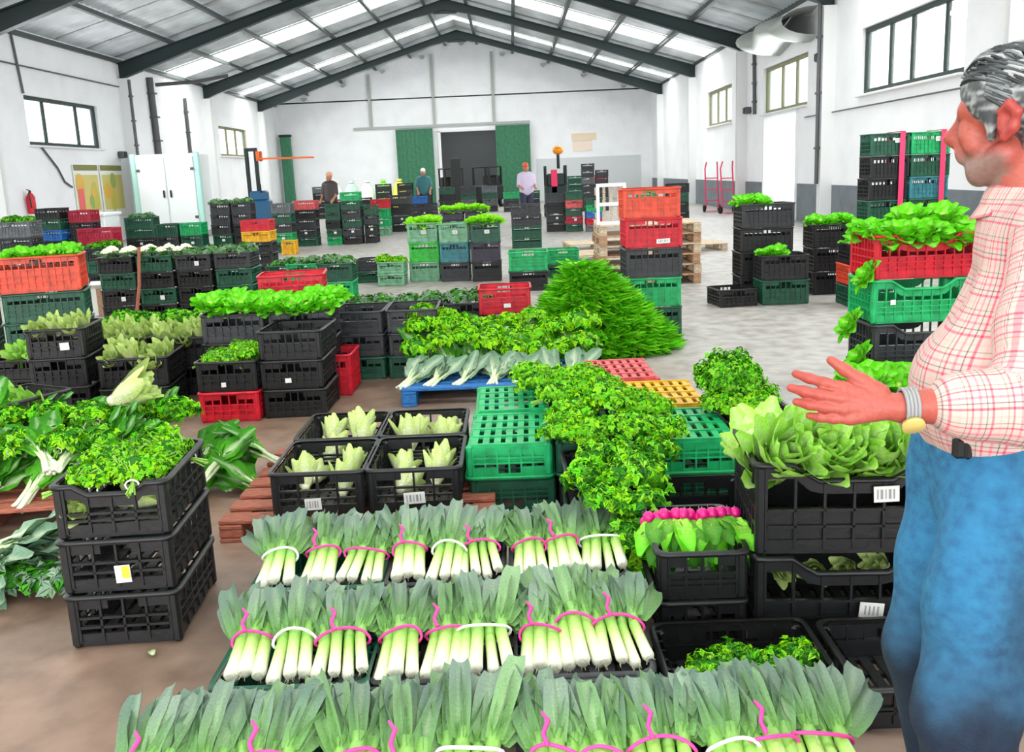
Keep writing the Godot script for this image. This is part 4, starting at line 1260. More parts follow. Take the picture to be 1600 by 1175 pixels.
func build_heap() -> void:
	# a mound of loose long greens, nobody could count them
	var o := thing("greens_heap", "tall heap of loose bright green long-stemmed greens beside the orange crate stack", "greens heap", Vector3(0.53, 0, -8.12), 0.0, "", "stuff")
	var hgt := func(x: float, z: float) -> float:
		var r := Vector2(x / (0.76 if x > 0 else 0.38), z / (0.62 if z > 0 else 0.42)).length()
		return 0.74 * pow(maxf(0.0, 1.0 - r), 0.8) * (1.0 + 0.07 * sin(x * 9.0 + z * 5.0))
	var m := MB.new()
	var rows := []; var cols := []
	for i in 9:
		var r := PackedVector3Array(); var cr := []
		for j in 24:
			var a := TAU * j / 24.0
			var rr := i / 8.0 * 0.97
			var x := cos(a) * rr * (0.76 if cos(a) > 0 else 0.38); var z := -sin(a) * rr * (0.62 if sin(a) < 0 else 0.42)
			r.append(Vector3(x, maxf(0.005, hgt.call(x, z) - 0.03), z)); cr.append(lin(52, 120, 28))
		rows.append(r); cols.append(cr)
	rows.reverse(); cols.reverse()
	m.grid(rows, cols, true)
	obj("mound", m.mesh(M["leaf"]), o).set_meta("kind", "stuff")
	var mm := MultiMesh.new()
	mm.transform_format = MultiMesh.TRANSFORM_3D
	mm.use_colors = true
	var lm := MB.new()
	leaf(lm, Transform3D.IDENTITY, 0.16, 0.016, 0.5, 0.4, 0.15, Color.WHITE, Color.WHITE, Color.WHITE, 5, 3)
	mm.mesh = lm.mesh(M["leaf"])
	mm.instance_count = 5200
	rng.seed = 77
	for i in mm.instance_count:
		var a := rng.randf() * TAU
		var r := sqrt(rng.randf())
		var x := cos(a) * r * (0.76 if cos(a) > 0 else 0.38); var z := sin(a) * r * (0.62 if sin(a) > 0 else 0.42)
		var y: float = hgt.call(x, z)
		var down := Vector3(cos(a), -0.75, sin(a)).normalized()
		var d := (down + Vector3(rng.randf_range(-0.6, 0.6), rng.randf_range(-0.1, 0.7), rng.randf_range(-0.6, 0.6))).normalized()
		var f := Vector3(cos(a) * 0.6, 1.0, sin(a) * 0.6) + Vector3(rng.randfn(), rng.randfn(), rng.randfn()) * 0.3
		var t := aim(d, f, Vector3(x, maxf(0.01, y - 0.01 + rng.randf_range(0.0, 0.025)), z))
		mm.set_instance_transform(i, Transform3D(t.basis.scaled_local(Vector3.ONE * rng.randf_range(0.7, 1.2)), t.origin))
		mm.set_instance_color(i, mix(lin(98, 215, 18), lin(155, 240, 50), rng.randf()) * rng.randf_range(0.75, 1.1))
	var mi := MultiMeshInstance3D.new()
	mi.multimesh = mm
	hang(mi, "loose_greens", o)
	mi.set_meta("kind", "stuff")

func greens_on(kind: String, c: Vector3, W: float, D: float, n: Vector2i, label: String, group: String, sc := 1.0) -> void:
	for i in n.x:
		for j in n.y:
			rng.seed = hash("%s%d%d" % [label, i, j])
			herb(kind, (i + j) % 3, c + Vector3((i - (n.x - 1) * 0.5) * W / n.x, rng.randf_range(-0.02, 0.03), (j - (n.y - 1) * 0.5) * D / n.y), rng.randf() * TAU, label, group, sc * rng.randf_range(0.9, 1.1), 0.0, "greens", "green_bunch")

func build_middle() -> void:
	var near := {"near": true}
	# the block left of the centre: lettuce above black crates and one red crate
	var t := stack("the short stack with the red crate at its foot", -1.87, -5.99, 0.0, 0.39, 0.5, 0.2, ["red", "black"], {"near": true, "sticker": [-0.02, 0.05, 0.03, 0.03]})
	greens_on("fine", t + Vector3(0, -0.01, 0), 0.36, 0.4, Vector2i(3, 3), "bright herb bunch in the crate above the red one", "herbs above the red crate", 0.95)
	stack("the black stack right beside the red crate", -1.46, -6.04, 0.0, 0.41, 0.5, 0.19, ["black", "black", "black"], {"near": true, "sticker": [-0.02, 0.06, 0.04, 0.03], "sticker_on": 1})
	var rb := []
	for a in [[-1.98, "the rear black stack behind the red crate"], [-1.52, "the rear black stack with the most lettuce"]]:
		rb.append(stack(a[1], a[0], -6.62, 0.0, 0.44, 0.42, 0.205, ["black", "black", "charcoal"], near))
	for i in 2: lettuces("lettuce", false, Vector2i(4, 3), rb[i] + Vector3(0, -0.01, 0), 0.48, 0.42, 0.0, "bright green lettuce heaped on %s" % ["the rear black stack behind the red crate", "the rear black stack by the charcoal crates"][i], "lettuces on the rear black stacks", 0.3, 0.85)
	stack("peeping out behind the black stack, near the charcoal crates", -1.36, -6.62, 0.0, 0.36, 0.4, 0.3, ["red"], near)
	stack("the tall stack behind the heaped lettuce", -1.72, -7.35, 0.12, 0.5, 0.4, 0.2, ["black", "black", "black", "red"])
	for a in [[-1.2, "the charcoal stack nearest the heaped lettuce"], [-0.8, "the charcoal stack nearest the blue pallet"]]:
		stack(a[1], a[0], -7.14, 0.0, 0.38, 0.5, 0.175, ["dark green", "charcoal", "charcoal"], {"sticker": [-0.05, 0.08, 0.04, 0.03], "sticker_on": 0})
	for i in 4:
		var x: float = [-1.75, -1.3, -0.87, -0.44][i]
		var w: String = ["first", "second", "third", "fourth"][i] + " low grey-topped stack past the heaped lettuce"
		var c := stack("the " + w, x, -8.35, 0.0, 0.4, 0.5, 0.2, ["black", "charcoal"])
		greens_on("greyleaf", c + Vector3(0, 0.0, 0), 0.4, 0.4, Vector2i(2, 2), "pale grey green vegetable bunch on the " + w, "grey bunches behind the charcoal crates", 0.9)
	stack("under the small red crate before the heap", -0.1, -8.2, 0.0, 0.46, 0.42, 0.3, ["black"])
	stack("small and bright, on its own before the tall heap of greens", -0.1, -8.2, 0.0, 0.45, 0.4, 0.23, ["red"], {"base": 0.302, "sticker": [0.02, 0.08, 0.06, 0.035]})
	# black crates of pale vegetables, further left
	var q1 := stack("the taller black stack with the pale vegetables", -3.11, -6.36, 0.12, 0.38, 0.46, 0.2, ["black", "black", "black"], {"near": true, "sticker": [0.06, 0.08, 0.06, 0.05]})
	lettuces("pale", false, Vector2i(3, 2), q1 + Vector3(0, -0.09, 0), 0.34, 0.4, 0.0, "pale vegetable in the top crate of the taller black stack", "pale vegetables in black crates", 0.9, 0.7)
	var q2 := stack("the wide low black stack by the red crate", -2.57, -6.25, 0.1, 0.46, 0.5, 0.2, ["black", "black"], {"near": true, "sticker": [-0.02, 0.05, 0.045, 0.045], "sticker_on": 0})
	lettuces("pale", false, Vector2i(3, 3), q2 + Vector3(0, -0.09, 0), 0.42, 0.42, 0.0, "pale vegetable in the wide low black stack", "pale vegetables in black crates", 0.9, 0.7)
	for a in [[-2.42, -6.85, "the black stack behind the wide low one"], [-2.9, -6.92, "the black stack behind the taller one"], [-2.15, -7.86, "the black stack far behind the red crate"]]:
		var c := stack(a[2], a[0], a[1], 0.08, 0.42, 0.46, 0.215, ["black", "black"], near)
		lettuces("pale", false, Vector2i(3, 2), c + Vector3(0, -0.08, 0), 0.4, 0.4, 0.0, "pale leafy vegetable in " + a[2], "pale vegetables behind", 0.7, 0.75)
	for a in [[-3.1, "green heap stack nearest the green bins"], [-2.62, "green heap stack in the second line of black crates"]]:
		var c := stack("the " + a[1], a[0], -7.55, 0.05, 0.45, 0.45, 0.22, ["black", "black"])
		greens_on("fardark", c, 0.42, 0.4, Vector2i(3, 2), "bright leafy bunch on the " + a[1], "leafy bunches on the second line", 0.85)
	var ql := stack("the low stack with pink radishes", -3.66, -6.95, 0.1, 0.44, 0.46, 0.15, ["black", "black"])
	for i in 2:
		for j in 2: copy(lettuce_proto("romaine", i, false), "lettuce_head", Transform3D(Basis(Vector3.RIGHT, 1.0).scaled(Vector3.ONE * 0.7), ql + Vector3(-0.05 + i * 0.17, -0.03, -0.1 + 0.18 * j)), "leafy head beside the pink radishes at the edge of the view", "lettuce", "heads beside the far radishes")
	copy(radish_proto(0), "radish_bunch", Transform3D(Basis(Vector3.UP, PI), ql + Vector3(-0.14, -0.01, 0.1)), "small bunch of pink radishes in the low stack at the view's edge", "radishes")
	# green bins with the orange crate
	stack("the big green stack under the orange crate", -3.82, -7.72, 0.28, 0.62, 0.42, 0.235, ["dark green", "dark green", "dark green"], near)
	var oc := stack("bright, tilted on top of the big green stack", -3.83, -7.7, 0.28, 0.64, 0.42, 0.29, ["orange"], {"base": 0.712, "near": true})
	lettuces("lettuce", false, Vector2i(5, 2), oc + Vector3(0, -0.04, 0), 0.56, 0.3, 0.28, "green lettuce showing over the orange crate", "lettuces in the orange crate", 0.3, 0.75)
	stack("the green stack cut by the view's edge", -4.52, -7.6, 0.25, 0.55, 0.42, 0.21, ["black", "dark green", "dark green", "dark green"], near)
	# block of crates with cauliflower leaves
	var bl := [[-4.55, "first", ["black", "black", "dark green", "black"]], [-4.1, "second", ["black", "dark green", "black", "dark green"]], [-3.66, "third", ["black", "black", "black", "charcoal"]], [-3.22, "fourth", ["black", "dark green", "dark green", "charcoal"]]]
	for a in bl:
		var w: String = a[1] + " dark leafy stack from the white box"
		var c := stack("the " + w, a[0], -10.95, 0.0, 0.41, 0.5, 0.185, a[2], {"sticker": [0.05, 0.08, 0.05, 0.05], "sticker_on": 3 if a[1] == "third" else 1})
		greens_on("greyleaf", c + Vector3(0, 0.0, 0), 0.4, 0.42, Vector2i(2, 2), "grey leafy bunch on the " + w, "grey leafy bunches on the dark block", 0.95)
	for i in 10:
		rng.seed = 680 + i
		copy(cauliflower_proto(), "cauliflower", Transform3D(Basis(Vector3.UP, rng.randf() * TAU).scaled(Vector3.ONE * rng.randf_range(0.8, 1.1)), Vector3(-4.68 + (i % 5) * 0.21 + 0.02 * sin(i), 0.755, -11.08 - 0.2 * (i / 5))), "creamy cauliflower on the dark leafy block near the wooden pole", "cauliflower", "cauliflowers on the dark leafy block")
	var pm := MB.new()
	pm.tube([Vector3(0, 0, 0), Vector3(0.07, 0.42, -0.05), Vector3(0.1, 0.85, -0.1)], [0.022, 0.02, 0.018], 8, [Color.WHITE])
	var po := obj("wooden_pole", pm.mesh(M["wood red"]))
	po.position = Vector3(-4.33, 0, -10.8)
	tag(po, "brown wooden pole leaning on the dark leafy crate block", "pole")
	var wb := thing("cardboard_box", "white cardboard box on the floor beside the green stack", "box", Vector3(-5.07, 0, -11.7), 0.1)
	var wm := MB.new(); wm.cbox(Vector3(0, 0.17, 0), Vector3(0.36, 0.34, 0.3), 0.01)
	obj("carton", wm.mesh(M["paper"]), wb)
	var wf := MB.new()
	for s in [-1, 1]: wf.box(Vector3(0, 0.355, s * 0.17), Vector3(0.36, 0.006, 0.15), Color.WHITE, Basis(Vector3.RIGHT, s * -0.5))
	obj("flap", wf.mesh(M["paper"]), wb)
	var gt := MB.new(); gt.box(Vector3(0.02, 0.17, 0.152), Vector3(0.06, 0.33, 0.003))
	obj("tape", gt.mesh(M["wood"]), wb)
	var dk := stack("the dark stack behind the orange crate", -6.55, -15.2, 0.0, 0.42, 0.5, 0.2, ["black", "dark green", "black"])
	greens_on("fardark", dk, 0.4, 0.4, Vector2i(2, 2), "leafy bunch on the dark stack behind the orange crate", "leafy bunches behind the orange crate")
	# crates in the middle of the hall
	var mid := [
		["the first of the three tall lime stacks", -1.31, -13.92, 0.44, 0.28, ["pale green", "bright green", "pale green"], "lime"],
		["the middle of the three tall lime stacks", -0.85, -13.75, 0.42, 0.275, ["charcoal", "teal", "pale green"], ""],
		["the last of the three tall lime stacks", -0.4, -13.58, 0.42, 0.275, ["black", "purple-black", "dark green"], "lime"],
		["the low pair below the lime lettuces and above the heap", 0.17, -12.26, 0.5, 0.25, ["black", "green"], ""],
		["the low green pair behind the heap", 0.68, -13.6, 0.46, 0.2, ["dark green", "green"], ""],
		["the first green pair from the dark block", -2.72, -12.25, 0.42, 0.235, ["dark green", "green"], "greyleaf"],
		["the second green pair from the dark block", -2.27, -12.12, 0.42, 0.235, ["green", "dark green"], "greyleaf"],
		["the low green crates by the tall black bin", -3.12, -12.9, 0.4, 0.2, ["dark green", "dark green"], "greyleaf"],
		["the charcoal pair between green crates", -2.1, -14.05, 0.46, 0.17, ["dark green", "charcoal"], ""],
		["the low lime pair beside the three tall ones", -1.75, -13.5, 0.38, 0.17, ["pale green", "pale green"], "far"]]
	for a in mid:
		var c := stack(a[0], a[1], a[2], 0.0, a[3], 0.45, a[4], a[5], {"sticker": [0.02, 0.15, 0.07, 0.05], "sticker_on": 2 if a[5].size() > 2 else 5})
		if a[6] == "lime": lettuces("lime", false, Vector2i(3, 2), c + Vector3(0, -0.05, 0), 0.4, 0.36, 0.0, "lime green lettuce on " + a[0], "lime lettuces in mid hall", 0.3, 0.95)
		elif a[6] != "": greens_on(a[6], c, 0.4, 0.36, Vector2i(2, 2), "leafy bunch on " + a[0], "leafy bunches in mid hall", 0.95)
	for i in 2:
		var w: String = ["the purple stack behind the bright green one", "the purple stack behind the teal one"][i]
		var c := stack(w, -1.22 + i * 0.46, -19.7, 0.0, 0.44, 0.45, 0.2, ["black", "purple-black", "black", "purple-black"])
		lettuces("lime", false, Vector2i(3, 2), c + Vector3(0, -0.05, 0), 0.42, 0.36, 0.0, "lime green lettuce on " + w, "lime lettuces on the purple stacks", 0.3, 1.0)
	stack("the dark stack under the person in the red cap", 0.26, -19.3, 0.0, 0.6, 0.45, 0.22, ["dark green", "dark green", "charcoal", "charcoal"])

	# the orange crate stack and the pallets behind it
	stack("the five-crate stack with orange on top", 1.23, -8.56, 0.0, 0.51, 0.42, 0.262, ["dark green", "green", "charcoal", "red", "orange"], {"sticker": [0.08, 0.06, 0.12, 0.04], "sticker_on": 3})
	for i in 6: pallet("pale wooden pallet in the pile behind the orange crate stack, " + ["lowest", "second from the floor", "third from the floor", "fourth from the floor", "fifth from the floor", "topmost"][i], Vector3(1.74 + 0.012 * sin(i * 3.0), i * 0.131, -12.85), 0.02 * sin(i * 2.0), 1.3, 1.0, "wood pale" if i % 2 else "wood", 0.13)
	var wc := thing("wooden_crate", "white slatted wooden crate standing on end on the pallet pile", "crate", Vector3(1.26, 0.788, -12.55), 0.0)
	var fr := MB.new()
	for s in [-1, 1]: fr.cbox(Vector3(s * 0.17, 0.26, 0.12), Vector3(0.04, 0.52, 0.04), 0.006)
	for y in [0.02, 0.26, 0.5]: fr.cbox(Vector3(0, y, 0.125), Vector3(0.3, 0.045, 0.03), 0.005)
	obj("front_frame", fr.mesh(M["trim white"]), wc)
	for x in [-0.09, 0.0, 0.09]:
		var sm := MB.new(); sm.cbox(Vector3(x, 0.26, 0.105), Vector3(0.035, 0.5, 0.012), 0.003)
		obj("slat", sm.mesh(M["wood pale"]), wc)
	for s in [-1, 1]:
		for y in [0.1, 0.26, 0.42]:
			var sm := MB.new(); sm.cbox(Vector3(s * 0.18, y, -0.03), Vector3(0.012, 0.1, 0.3), 0.003)
			obj("slat", sm.mesh(M["wood pale"]), wc)
	for a in [[0.9, -16.2, "pale loose pallet on the floor by the lime stacks"], [3.1, -17.4, "pale loose pallet on the floor behind the pallet pile"], [1.6, -18.6, "pale loose pallet on the floor under the dark rear stacks"]]:
		pallet(a[2], Vector3(a[0], 0, a[1]), 0.1, 1.2, 1.0, "wood pale", 0.13)

	# stacks on the bare floor to the right
	var k1 := stack("the tall black stack before the bright doorway", 2.78, -10.62, 0.0, 0.58, 0.42, 0.262, ["black", "black", "black", "charcoal"])
	lettuces("lettuce", false, Vector2i(2, 2), k1 + Vector3(-0.12, -0.04, 0), 0.34, 0.36, 0.0, "lettuce on the tall black stack before the doorway", "lettuces before the doorway", 0.3, 0.9)
	var k2 := stack("the short stack before the tall black one", 2.86, -10.14, 0.0, 0.5, 0.42, 0.262, ["dark green", "black"])
	lettuces("lettuce", false, Vector2i(2, 1), k2 + Vector3(-0.1, -0.03, 0), 0.26, 0.3, 0.0, "lettuce on the short stack before the tall black one", "lettuces on the short stack", 0.3, 0.8)
	stack("empty and low, alone on the bare floor", 2.36, -10.12, 0.15, 0.42, 0.42, 0.19, ["black"])
	var l1 := stack("the black stack by the dado wall", 3.58, -10.77, 0.0, 0.48, 0.42, 0.262, ["black", "black", "black"])
	lettuces("lettuce", false, Vector2i(3, 2), l1 + Vector3(0, -0.03, 0), 0.44, 0.36, 0.0, "lettuce on the black stack by the dado wall", "lettuces by the dado wall", 0.3, 0.9)
	var l2 := stack("the stack with an orange crate, by the red lettuce crate", 3.62, -9.75, 0.0, 0.46, 0.42, 0.215, ["dark green", "orange", "black"])
	lettuces("lettuce", false, Vector2i(2, 2), l2 + Vector3(0, -0.03, 0), 0.4, 0.36, 0.0, "lettuce on the stack with an orange crate in it", "lettuces over the orange layer", 0.3, 0.85)
	# strapped tower behind the man's head
	for i in 2:
		stack(["the strapped tower, doorway side", "the strapped tower, man's side"][i], [5.2, 5.76][i], -13.5, 0.0, 0.54, 0.45, 0.3, [["black", "charcoal", "dark green", "black", "black", "dark green"], ["dark green", "black", "dark green", "teal", "dark green", "green"]][i], {"sticker": [0.1, 0.2, 0.08, 0.06]})
	for i in 2:
		var sm := MB.new()
		sm.box(Vector3(0, 0.91, 0), Vector3(0.07, 1.82, 0.006)); sm.box(Vector3(0, 1.822, -0.24), Vector3(0.07, 0.006, 0.5)); sm.box(Vector3(0, 0.91, -0.485), Vector3(0.07, 1.82, 0.006))
		var so := obj("strap", sm.mesh(M["strap pink"]))
		so.position = Vector3([5.36, 5.92][i], 0, -13.482)
		tag(so, ["pink strap round the crate tower, doorway side", "pink strap round the crate tower, man's side"][i], "strap")

func build_far() -> void:
	# stacks at the far left
	var far := [
		["the grey stack against the edge of the view", -8.25, -16.0, 0.55, 0.26, ["charcoal", "grey", "charcoal", "grey"], "fardark"],
		["the dark stack near the extinguisher", -8.62, -18.0, 0.46, 0.2, ["black", "dark green", "black", "blue", "dark green", "black"], ""],
		["the black stack topped with crimson", -8.12, -18.2, 0.42, 0.226, ["black", "black", "black", "black", "crimson"], ""],
		["the low crimson-topped stack before the poster", -7.35, -17.0, 0.62, 0.28, ["black", "dark green", "crimson"], ""],
		["the stack of grey leaves below the white cabinet", -8.1, -21.0, 0.62, 0.22, ["dark green", "black", "dark green", "dark green"], "greyleaf"],
		["the green stack below the white cabinet", -7.15, -20.0, 0.45, 0.25, ["dark green", "charcoal", "dark green"], ""],
		["the second green stack below the white cabinet", -6.66, -20.0, 0.45, 0.25, ["charcoal", "dark green", "green"], ""],
		["the charcoal stack nearest the white cabinet", -6.32, -21.0, 0.42, 0.22, ["black", "dark green", "charcoal", "charcoal", "charcoal"], "greyleaf"],
		["the charcoal stack beside the blue stacker", -5.86, -21.0, 0.42, 0.22, ["charcoal", "black", "black", "charcoal", "charcoal"], "greyleaf"],
		["the low crimson crates before the dark leafy block", -6.9, -17.6, 0.6, 0.2, ["dark green", "crimson"], ""],
		["the tall black bin stack with a red top", -4.26, -16.0, 0.48, 0.18, ["black", "black", "black", "yellow", "red"], ""],
		["the grey-green stack behind the black bins", -4.99, -20.92, 0.42, 0.21, ["dark green", "green", "charcoal", "dark green", "grey"], ""],
		["the dark stack with a salmon top", -4.86, -22.68, 0.53, 0.21, ["dark green", "charcoal", "charcoal", "black", "salmon"], ""],
		["the narrow labelled green stack", -4.2, -22.7, 0.36, 0.19, ["green", "dark green", "black", "dark green", "dark green"], ""],
		["the tallest green stack in mid hall", -3.77, -22.66, 0.45, 0.2, ["black", "charcoal", "dark green", "charcoal", "dark green", "green"], ""],
		["the narrow dark stack beside the tallest green one", -3.36, -22.86, 0.3, 0.22, ["black", "black", "charcoal", "dark green"], ""],
		["the green stack with a red lid", -3.51, -25.76, 0.48, 0.235, ["pale green", "green", "green", "red"], ""],
		["the dark stack behind the lime pair", -3.12, -27.16, 0.59, 0.25, ["black", "charcoal", "black", "charcoal"], ""],
		["the purple stack under the blue crate", -2.95, -32.2, 0.9, 0.2, ["black", "purple-black", "charcoal"], ""],
		["the dark stack before the beacon truck", 1.07, -24.22, 0.46, 0.235, ["black", "charcoal", "black", "charcoal"], ""],
		["the striped stack beside the beacon truck", 1.51, -23.92, 0.42, 0.19, ["dark green", "crimson", "dark green", "salmon", "dark green"], ""],
		["the many-coloured stack by the wooden crate", 1.98, -23.64, 0.39, 0.16, ["grey", "red", "blue", "green", "dark green"], ""],
		["the grey tower by the end wall", 2.75, -35.06, 0.45, 0.24, ["charcoal", "charcoal", "charcoal", "charcoal", "grey", "charcoal", "charcoal"], ""],
		["the shorter grey tower by the end wall", 3.25, -35.1, 0.45, 0.24, ["charcoal", "grey", "charcoal", "charcoal", "charcoal", "charcoal"], ""],
		["the dark stack by the red hand trucks", 4.6, -27.0, 0.6, 0.25, ["black", "black", "dark green", "black"], ""],
		["the green stack behind the orange crate", 3.4, -24.5, 0.5, 0.22, ["dark green", "dark green", "charcoal", "green"], "fardark"]]
	for a in far:
		var c := stack(a[0], a[1], a[2], 0.0, a[3], 0.45, a[4], a[5], {"sticker": [0.02, 0.1, 0.06, 0.05], "sticker_on": 1})
		if a[6] != "": greens_on(a[6], c, a[3] * 0.9, 0.36, Vector2i(2, 2), "leafy bunch on " + a[0], "leafy bunches on the far stacks", 1.0)
	stack("on the purple stack near the white capped person", -3.1, -32.25, 0.0, 0.55, 0.4, 0.25, ["blue"], {"base": 0.604})
	stack("small, on the floor by the grey-green stack", -4.72, -20.2, 0.0, 0.3, 0.3, 0.3, ["yellow"])
	# a long line of stacks before the end wall
	var pal := ["black", "charcoal", "dark green", "black", "charcoal", "dark green", "purple-black", "grey"]
	var w := ["first", "second", "third", "fourth", "fifth", "sixth", "seventh", "eighth", "ninth", "tenth", "eleventh", "twelfth", "thirteenth", "fourteenth"]
	for i in 14:
		rng.seed = 520 + i
		var cols := []
		var n := rng.randi_range(3, 5)
		for k in n: cols.append(pal[rng.randi() % pal.size()])
		if i % 4 == 1: cols[n - 1] = ["crimson", "green", "red"][i / 5]
		stack("the %s end-wall stack counting from the white cabinet" % w[i], -7.6 + i * 0.84, -37.5 - rng.randf() * 1.5, 0.0, 0.6, 0.5, 0.25, cols)
	# white bulk bin
	var bb := thing("bulk_bin", "big white plastic bulk bin beside the crimson crates", "bin", Vector3(-8.85, 0, -20.4), 0.0)
	var m := MB.new()
	m.cbox(Vector3(0, 0.55, 0), Vector3(0.9, 0.9, 0.8), 0.03)
	for i in 5: m.cbox(Vector3(-0.36 + i * 0.18, 0.55, 0.4), Vector3(0.05, 0.84, 0.03), 0.008)
	obj("body", m.mesh(M["white paint"]), bb)
	var r := MB.new()
	for s in [-1, 1]:
		r.cbox(Vector3(s * 0.45, 1.0, 0), Vector3(0.06, 0.06, 0.9), 0.01); r.cbox(Vector3(0, 1.0, s * 0.42), Vector3(0.9, 0.06, 0.06), 0.01)
		r.cbox(Vector3(s * 0.36, 0.05, 0), Vector3(0.1, 0.1, 0.8), 0.01)
	obj("rim", r.mesh(M["white paint"]), bb)
	# poster on the wall
	for i in 2:
		var p := thing("poster", ["yellow and red printed poster panel on the wall, nearer the extinguisher", "yellow green printed poster panel on the wall, beside the cabinet"][i], "poster", Vector3(XL + 0.03, 0.75, [-26.95, -28.65][i]))
		var pm := MB.new()
		pm.box(Vector3(0, 0.72, 0), Vector3(0.02, 1.44, 1.55), lin(236, 236, 226))
		obj("sheet", pm.mesh(M["paint"]), p)
		var pr := MB.new()
		pr.box(Vector3(0.014, 1.36, 0), Vector3(0.01, 0.15, 1.5), lin(120, 118, 40))
		pr.box(Vector3(0.014, 0.68, 0), Vector3(0.01, 0.98, 1.4), lin(212, 196, 110))
		for k in 5:
			rng.seed = 88 + k + i * 9
			var rows := []; var cl := []
			var c := Vector3(0.024, rng.randf_range(0.35, 1.0), rng.randf_range(-0.5, 0.5))
			var rr := rng.randf_range(0.14, 0.26)
			for q in 2:
				var row := PackedVector3Array(); var cr := []
				for j in 14:
					row.append(c + Vector3(0.0 if q else 0.003, sin(TAU * j / 14.0), -cos(TAU * j / 14.0)) * Vector3(1, rr * q * 1.2, rr * q)); cr.append([lin(226, 176, 60), lin(196, 186, 70), lin(150, 170, 80)][k % 3])
				rows.append(row); cl.append(cr)
			pr.grid(rows, cl, true)
		if i == 0: pr.box(Vector3(0.026, 0.5, 0.5), Vector3(0.006, 0.6, 0.36), lin(236, 96, 92))
		obj("print", pr.mesh(M["paint"]), p)
	# extinguisher
	var fe := thing("fire_extinguisher", "red fire extinguisher hanging on the white wall", "extinguisher", Vector3(XL + 0.12, 1.0, -23.5))
	var fm := MB.new()
	fm.tube([Vector3(0, 0, 0), Vector3(0, 0.03, 0), Vector3(0, 0.4, 0), Vector3(0, 0.48, 0), Vector3(0, 0.5, 0)], [0.08, 0.1, 0.1, 0.06, 0.03], 14, [Color.WHITE])
	obj("cylinder", fm.mesh(M["red"]), fe)
	var fv := MB.new()
	fv.cbox(Vector3(0, 0.53, 0), Vector3(0.05, 0.06, 0.05), 0.01); fv.bar(Vector3(0, 0.56, 0), Vector3(0, 0.58, 0.14), 0.025, 0.015)
	fv.tube([Vector3(0, 0.53, 0.03), Vector3(0.03, 0.5, 0.12), Vector3(0.05, 0.3, 0.13), Vector3(0.05, 0.15, 0.11)], [0.014], 6, [Color.WHITE])
	obj("valve", fv.mesh(M["dark"]), fe)
	build_cabinet()
	build_trucks()
	for i in 2:
		var h := thing("hand_truck", ["tall red hand truck leaning at the dado wall, nearer the bright doorway", "tall red hand truck at the dado wall, nearer the end wall"][i], "hand truck", Vector3([6.55, 6.35][i], 0, [-29.6, -31.0][i]), [0.3, 0.1][i])
		var hm := MB.new()
		for s in [-1, 1]:
			hm.tube([Vector3(s * 0.2, 0.1, 0.02), Vector3(s * 0.2, 1.35, -0.12), Vector3(s * 0.17, 1.55, -0.05)], [0.022], 8, [Color.WHITE])
		for y in [0.35, 0.7, 1.05]: hm.bar(Vector3(-0.2, y, -0.01 - y * 0.1), Vector3(0.2, y, -0.01 - y * 0.1), 0.03, 0.03)
		obj("frame", hm.mesh(M["strap pink"]), h)
		var tp := MB.new(); tp.cbox(Vector3(0, 0.03, 0.12), Vector3(0.44, 0.015, 0.24), 0.004)
		obj("toe_plate", tp.mesh(M["strap pink"]), h)
		for s in [-1, 1]:
			var wm := MB.new()
			wm.tube([Vector3(s * 0.24 - 0.03, 0.11, -0.05), Vector3(s * 0.24 - 0.025, 0.11, -0.05), Vector3(s * 0.24 + 0.025, 0.11, -0.05), Vector3(s * 0.24 + 0.03, 0.11, -0.05)], [0.09, 0.11, 0.11, 0.09], 16, [Color.WHITE])
			obj("wheel", wm.mesh(M["rubber"]), h)

func wheel(parent: Node, at: Vector3, r: float, w: float) -> void:
	var m := MB.new()
	m.tube([at + Vector3(-w * 0.5, 0, 0), at + Vector3(-w * 0.4, 0, 0), at + Vector3(w * 0.4, 0, 0), at + Vector3(w * 0.5, 0, 0)], [r * 0.9, r, r, r * 0.9], 18, [Color.WHITE])
	var o := obj("wheel", m.mesh(M["rubber"]), parent)
	var h := MB.new()
	h.tube([at + Vector3(-w * 0.52, 0, 0), at + Vector3(w * 0.52, 0, 0)], [r * 0.5], 12, [Color.WHITE])
	obj("hub", h.mesh(M["tarp"]), o)

func build_cabinet() -> void:
	# tall white cold cabinet with pale teal corner posts
	var v := thing("cold_cabinet", "large white boxy cabinet with pale teal edges standing between poster and downpipe", "cabinet", Vector3(-10.2, 0, -29.6), 0.06)
	mat("teal pale", Color(0.72, 0.9, 0.86), 0.4)
	var m := MB.new()
	m.cbox(Vector3(0, 1.3, 0), Vector3(1.86, 2.3, 1.4), 0.03)
	obj("body", m.mesh(M["white paint"]), v)
	for s in [-1, 1]:
		var p := MB.new(); p.cbox(Vector3(s * 0.92, 1.25, 0.66), Vector3(0.16, 2.46, 0.16), 0.03)
		obj("corner_post", p.mesh(M["teal pale"]), v)
		var d := MB.new(); d.cbox(Vector3(s * 0.42, 1.32, 0.72), Vector3(0.8, 2.1, 0.05), 0.015)
		var dd := obj("door", d.mesh(M["white paint"]), v)
		var h := MB.new(); h.cbox(Vector3(s * 0.1, 1.3, 0.77), Vector3(0.05, 0.22, 0.05), 0.015)
		obj("handle", h.mesh(M["dark"]), dd)
		for y in [0.6, 2.0]:
			var g := MB.new(); g.cbox(Vector3(s * 0.78, y, 0.76), Vector3(0.1, 0.08, 0.04), 0.01)
			obj("hinge", g.mesh(M["pipe"]), dd)
	var b := MB.new(); b.cbox(Vector3(0, 0.08, 0), Vector3(1.86, 0.16, 1.36), 0.02)
	obj("plinth", b.mesh(M["tarp"]), v)
	var r := MB.new(); r.cbox(Vector3(0.2, 0.3, 0.74), Vector3(1.1, 0.06, 0.05), 0.01)
	obj("kick_strip", r.mesh(M["salmon"]), v)

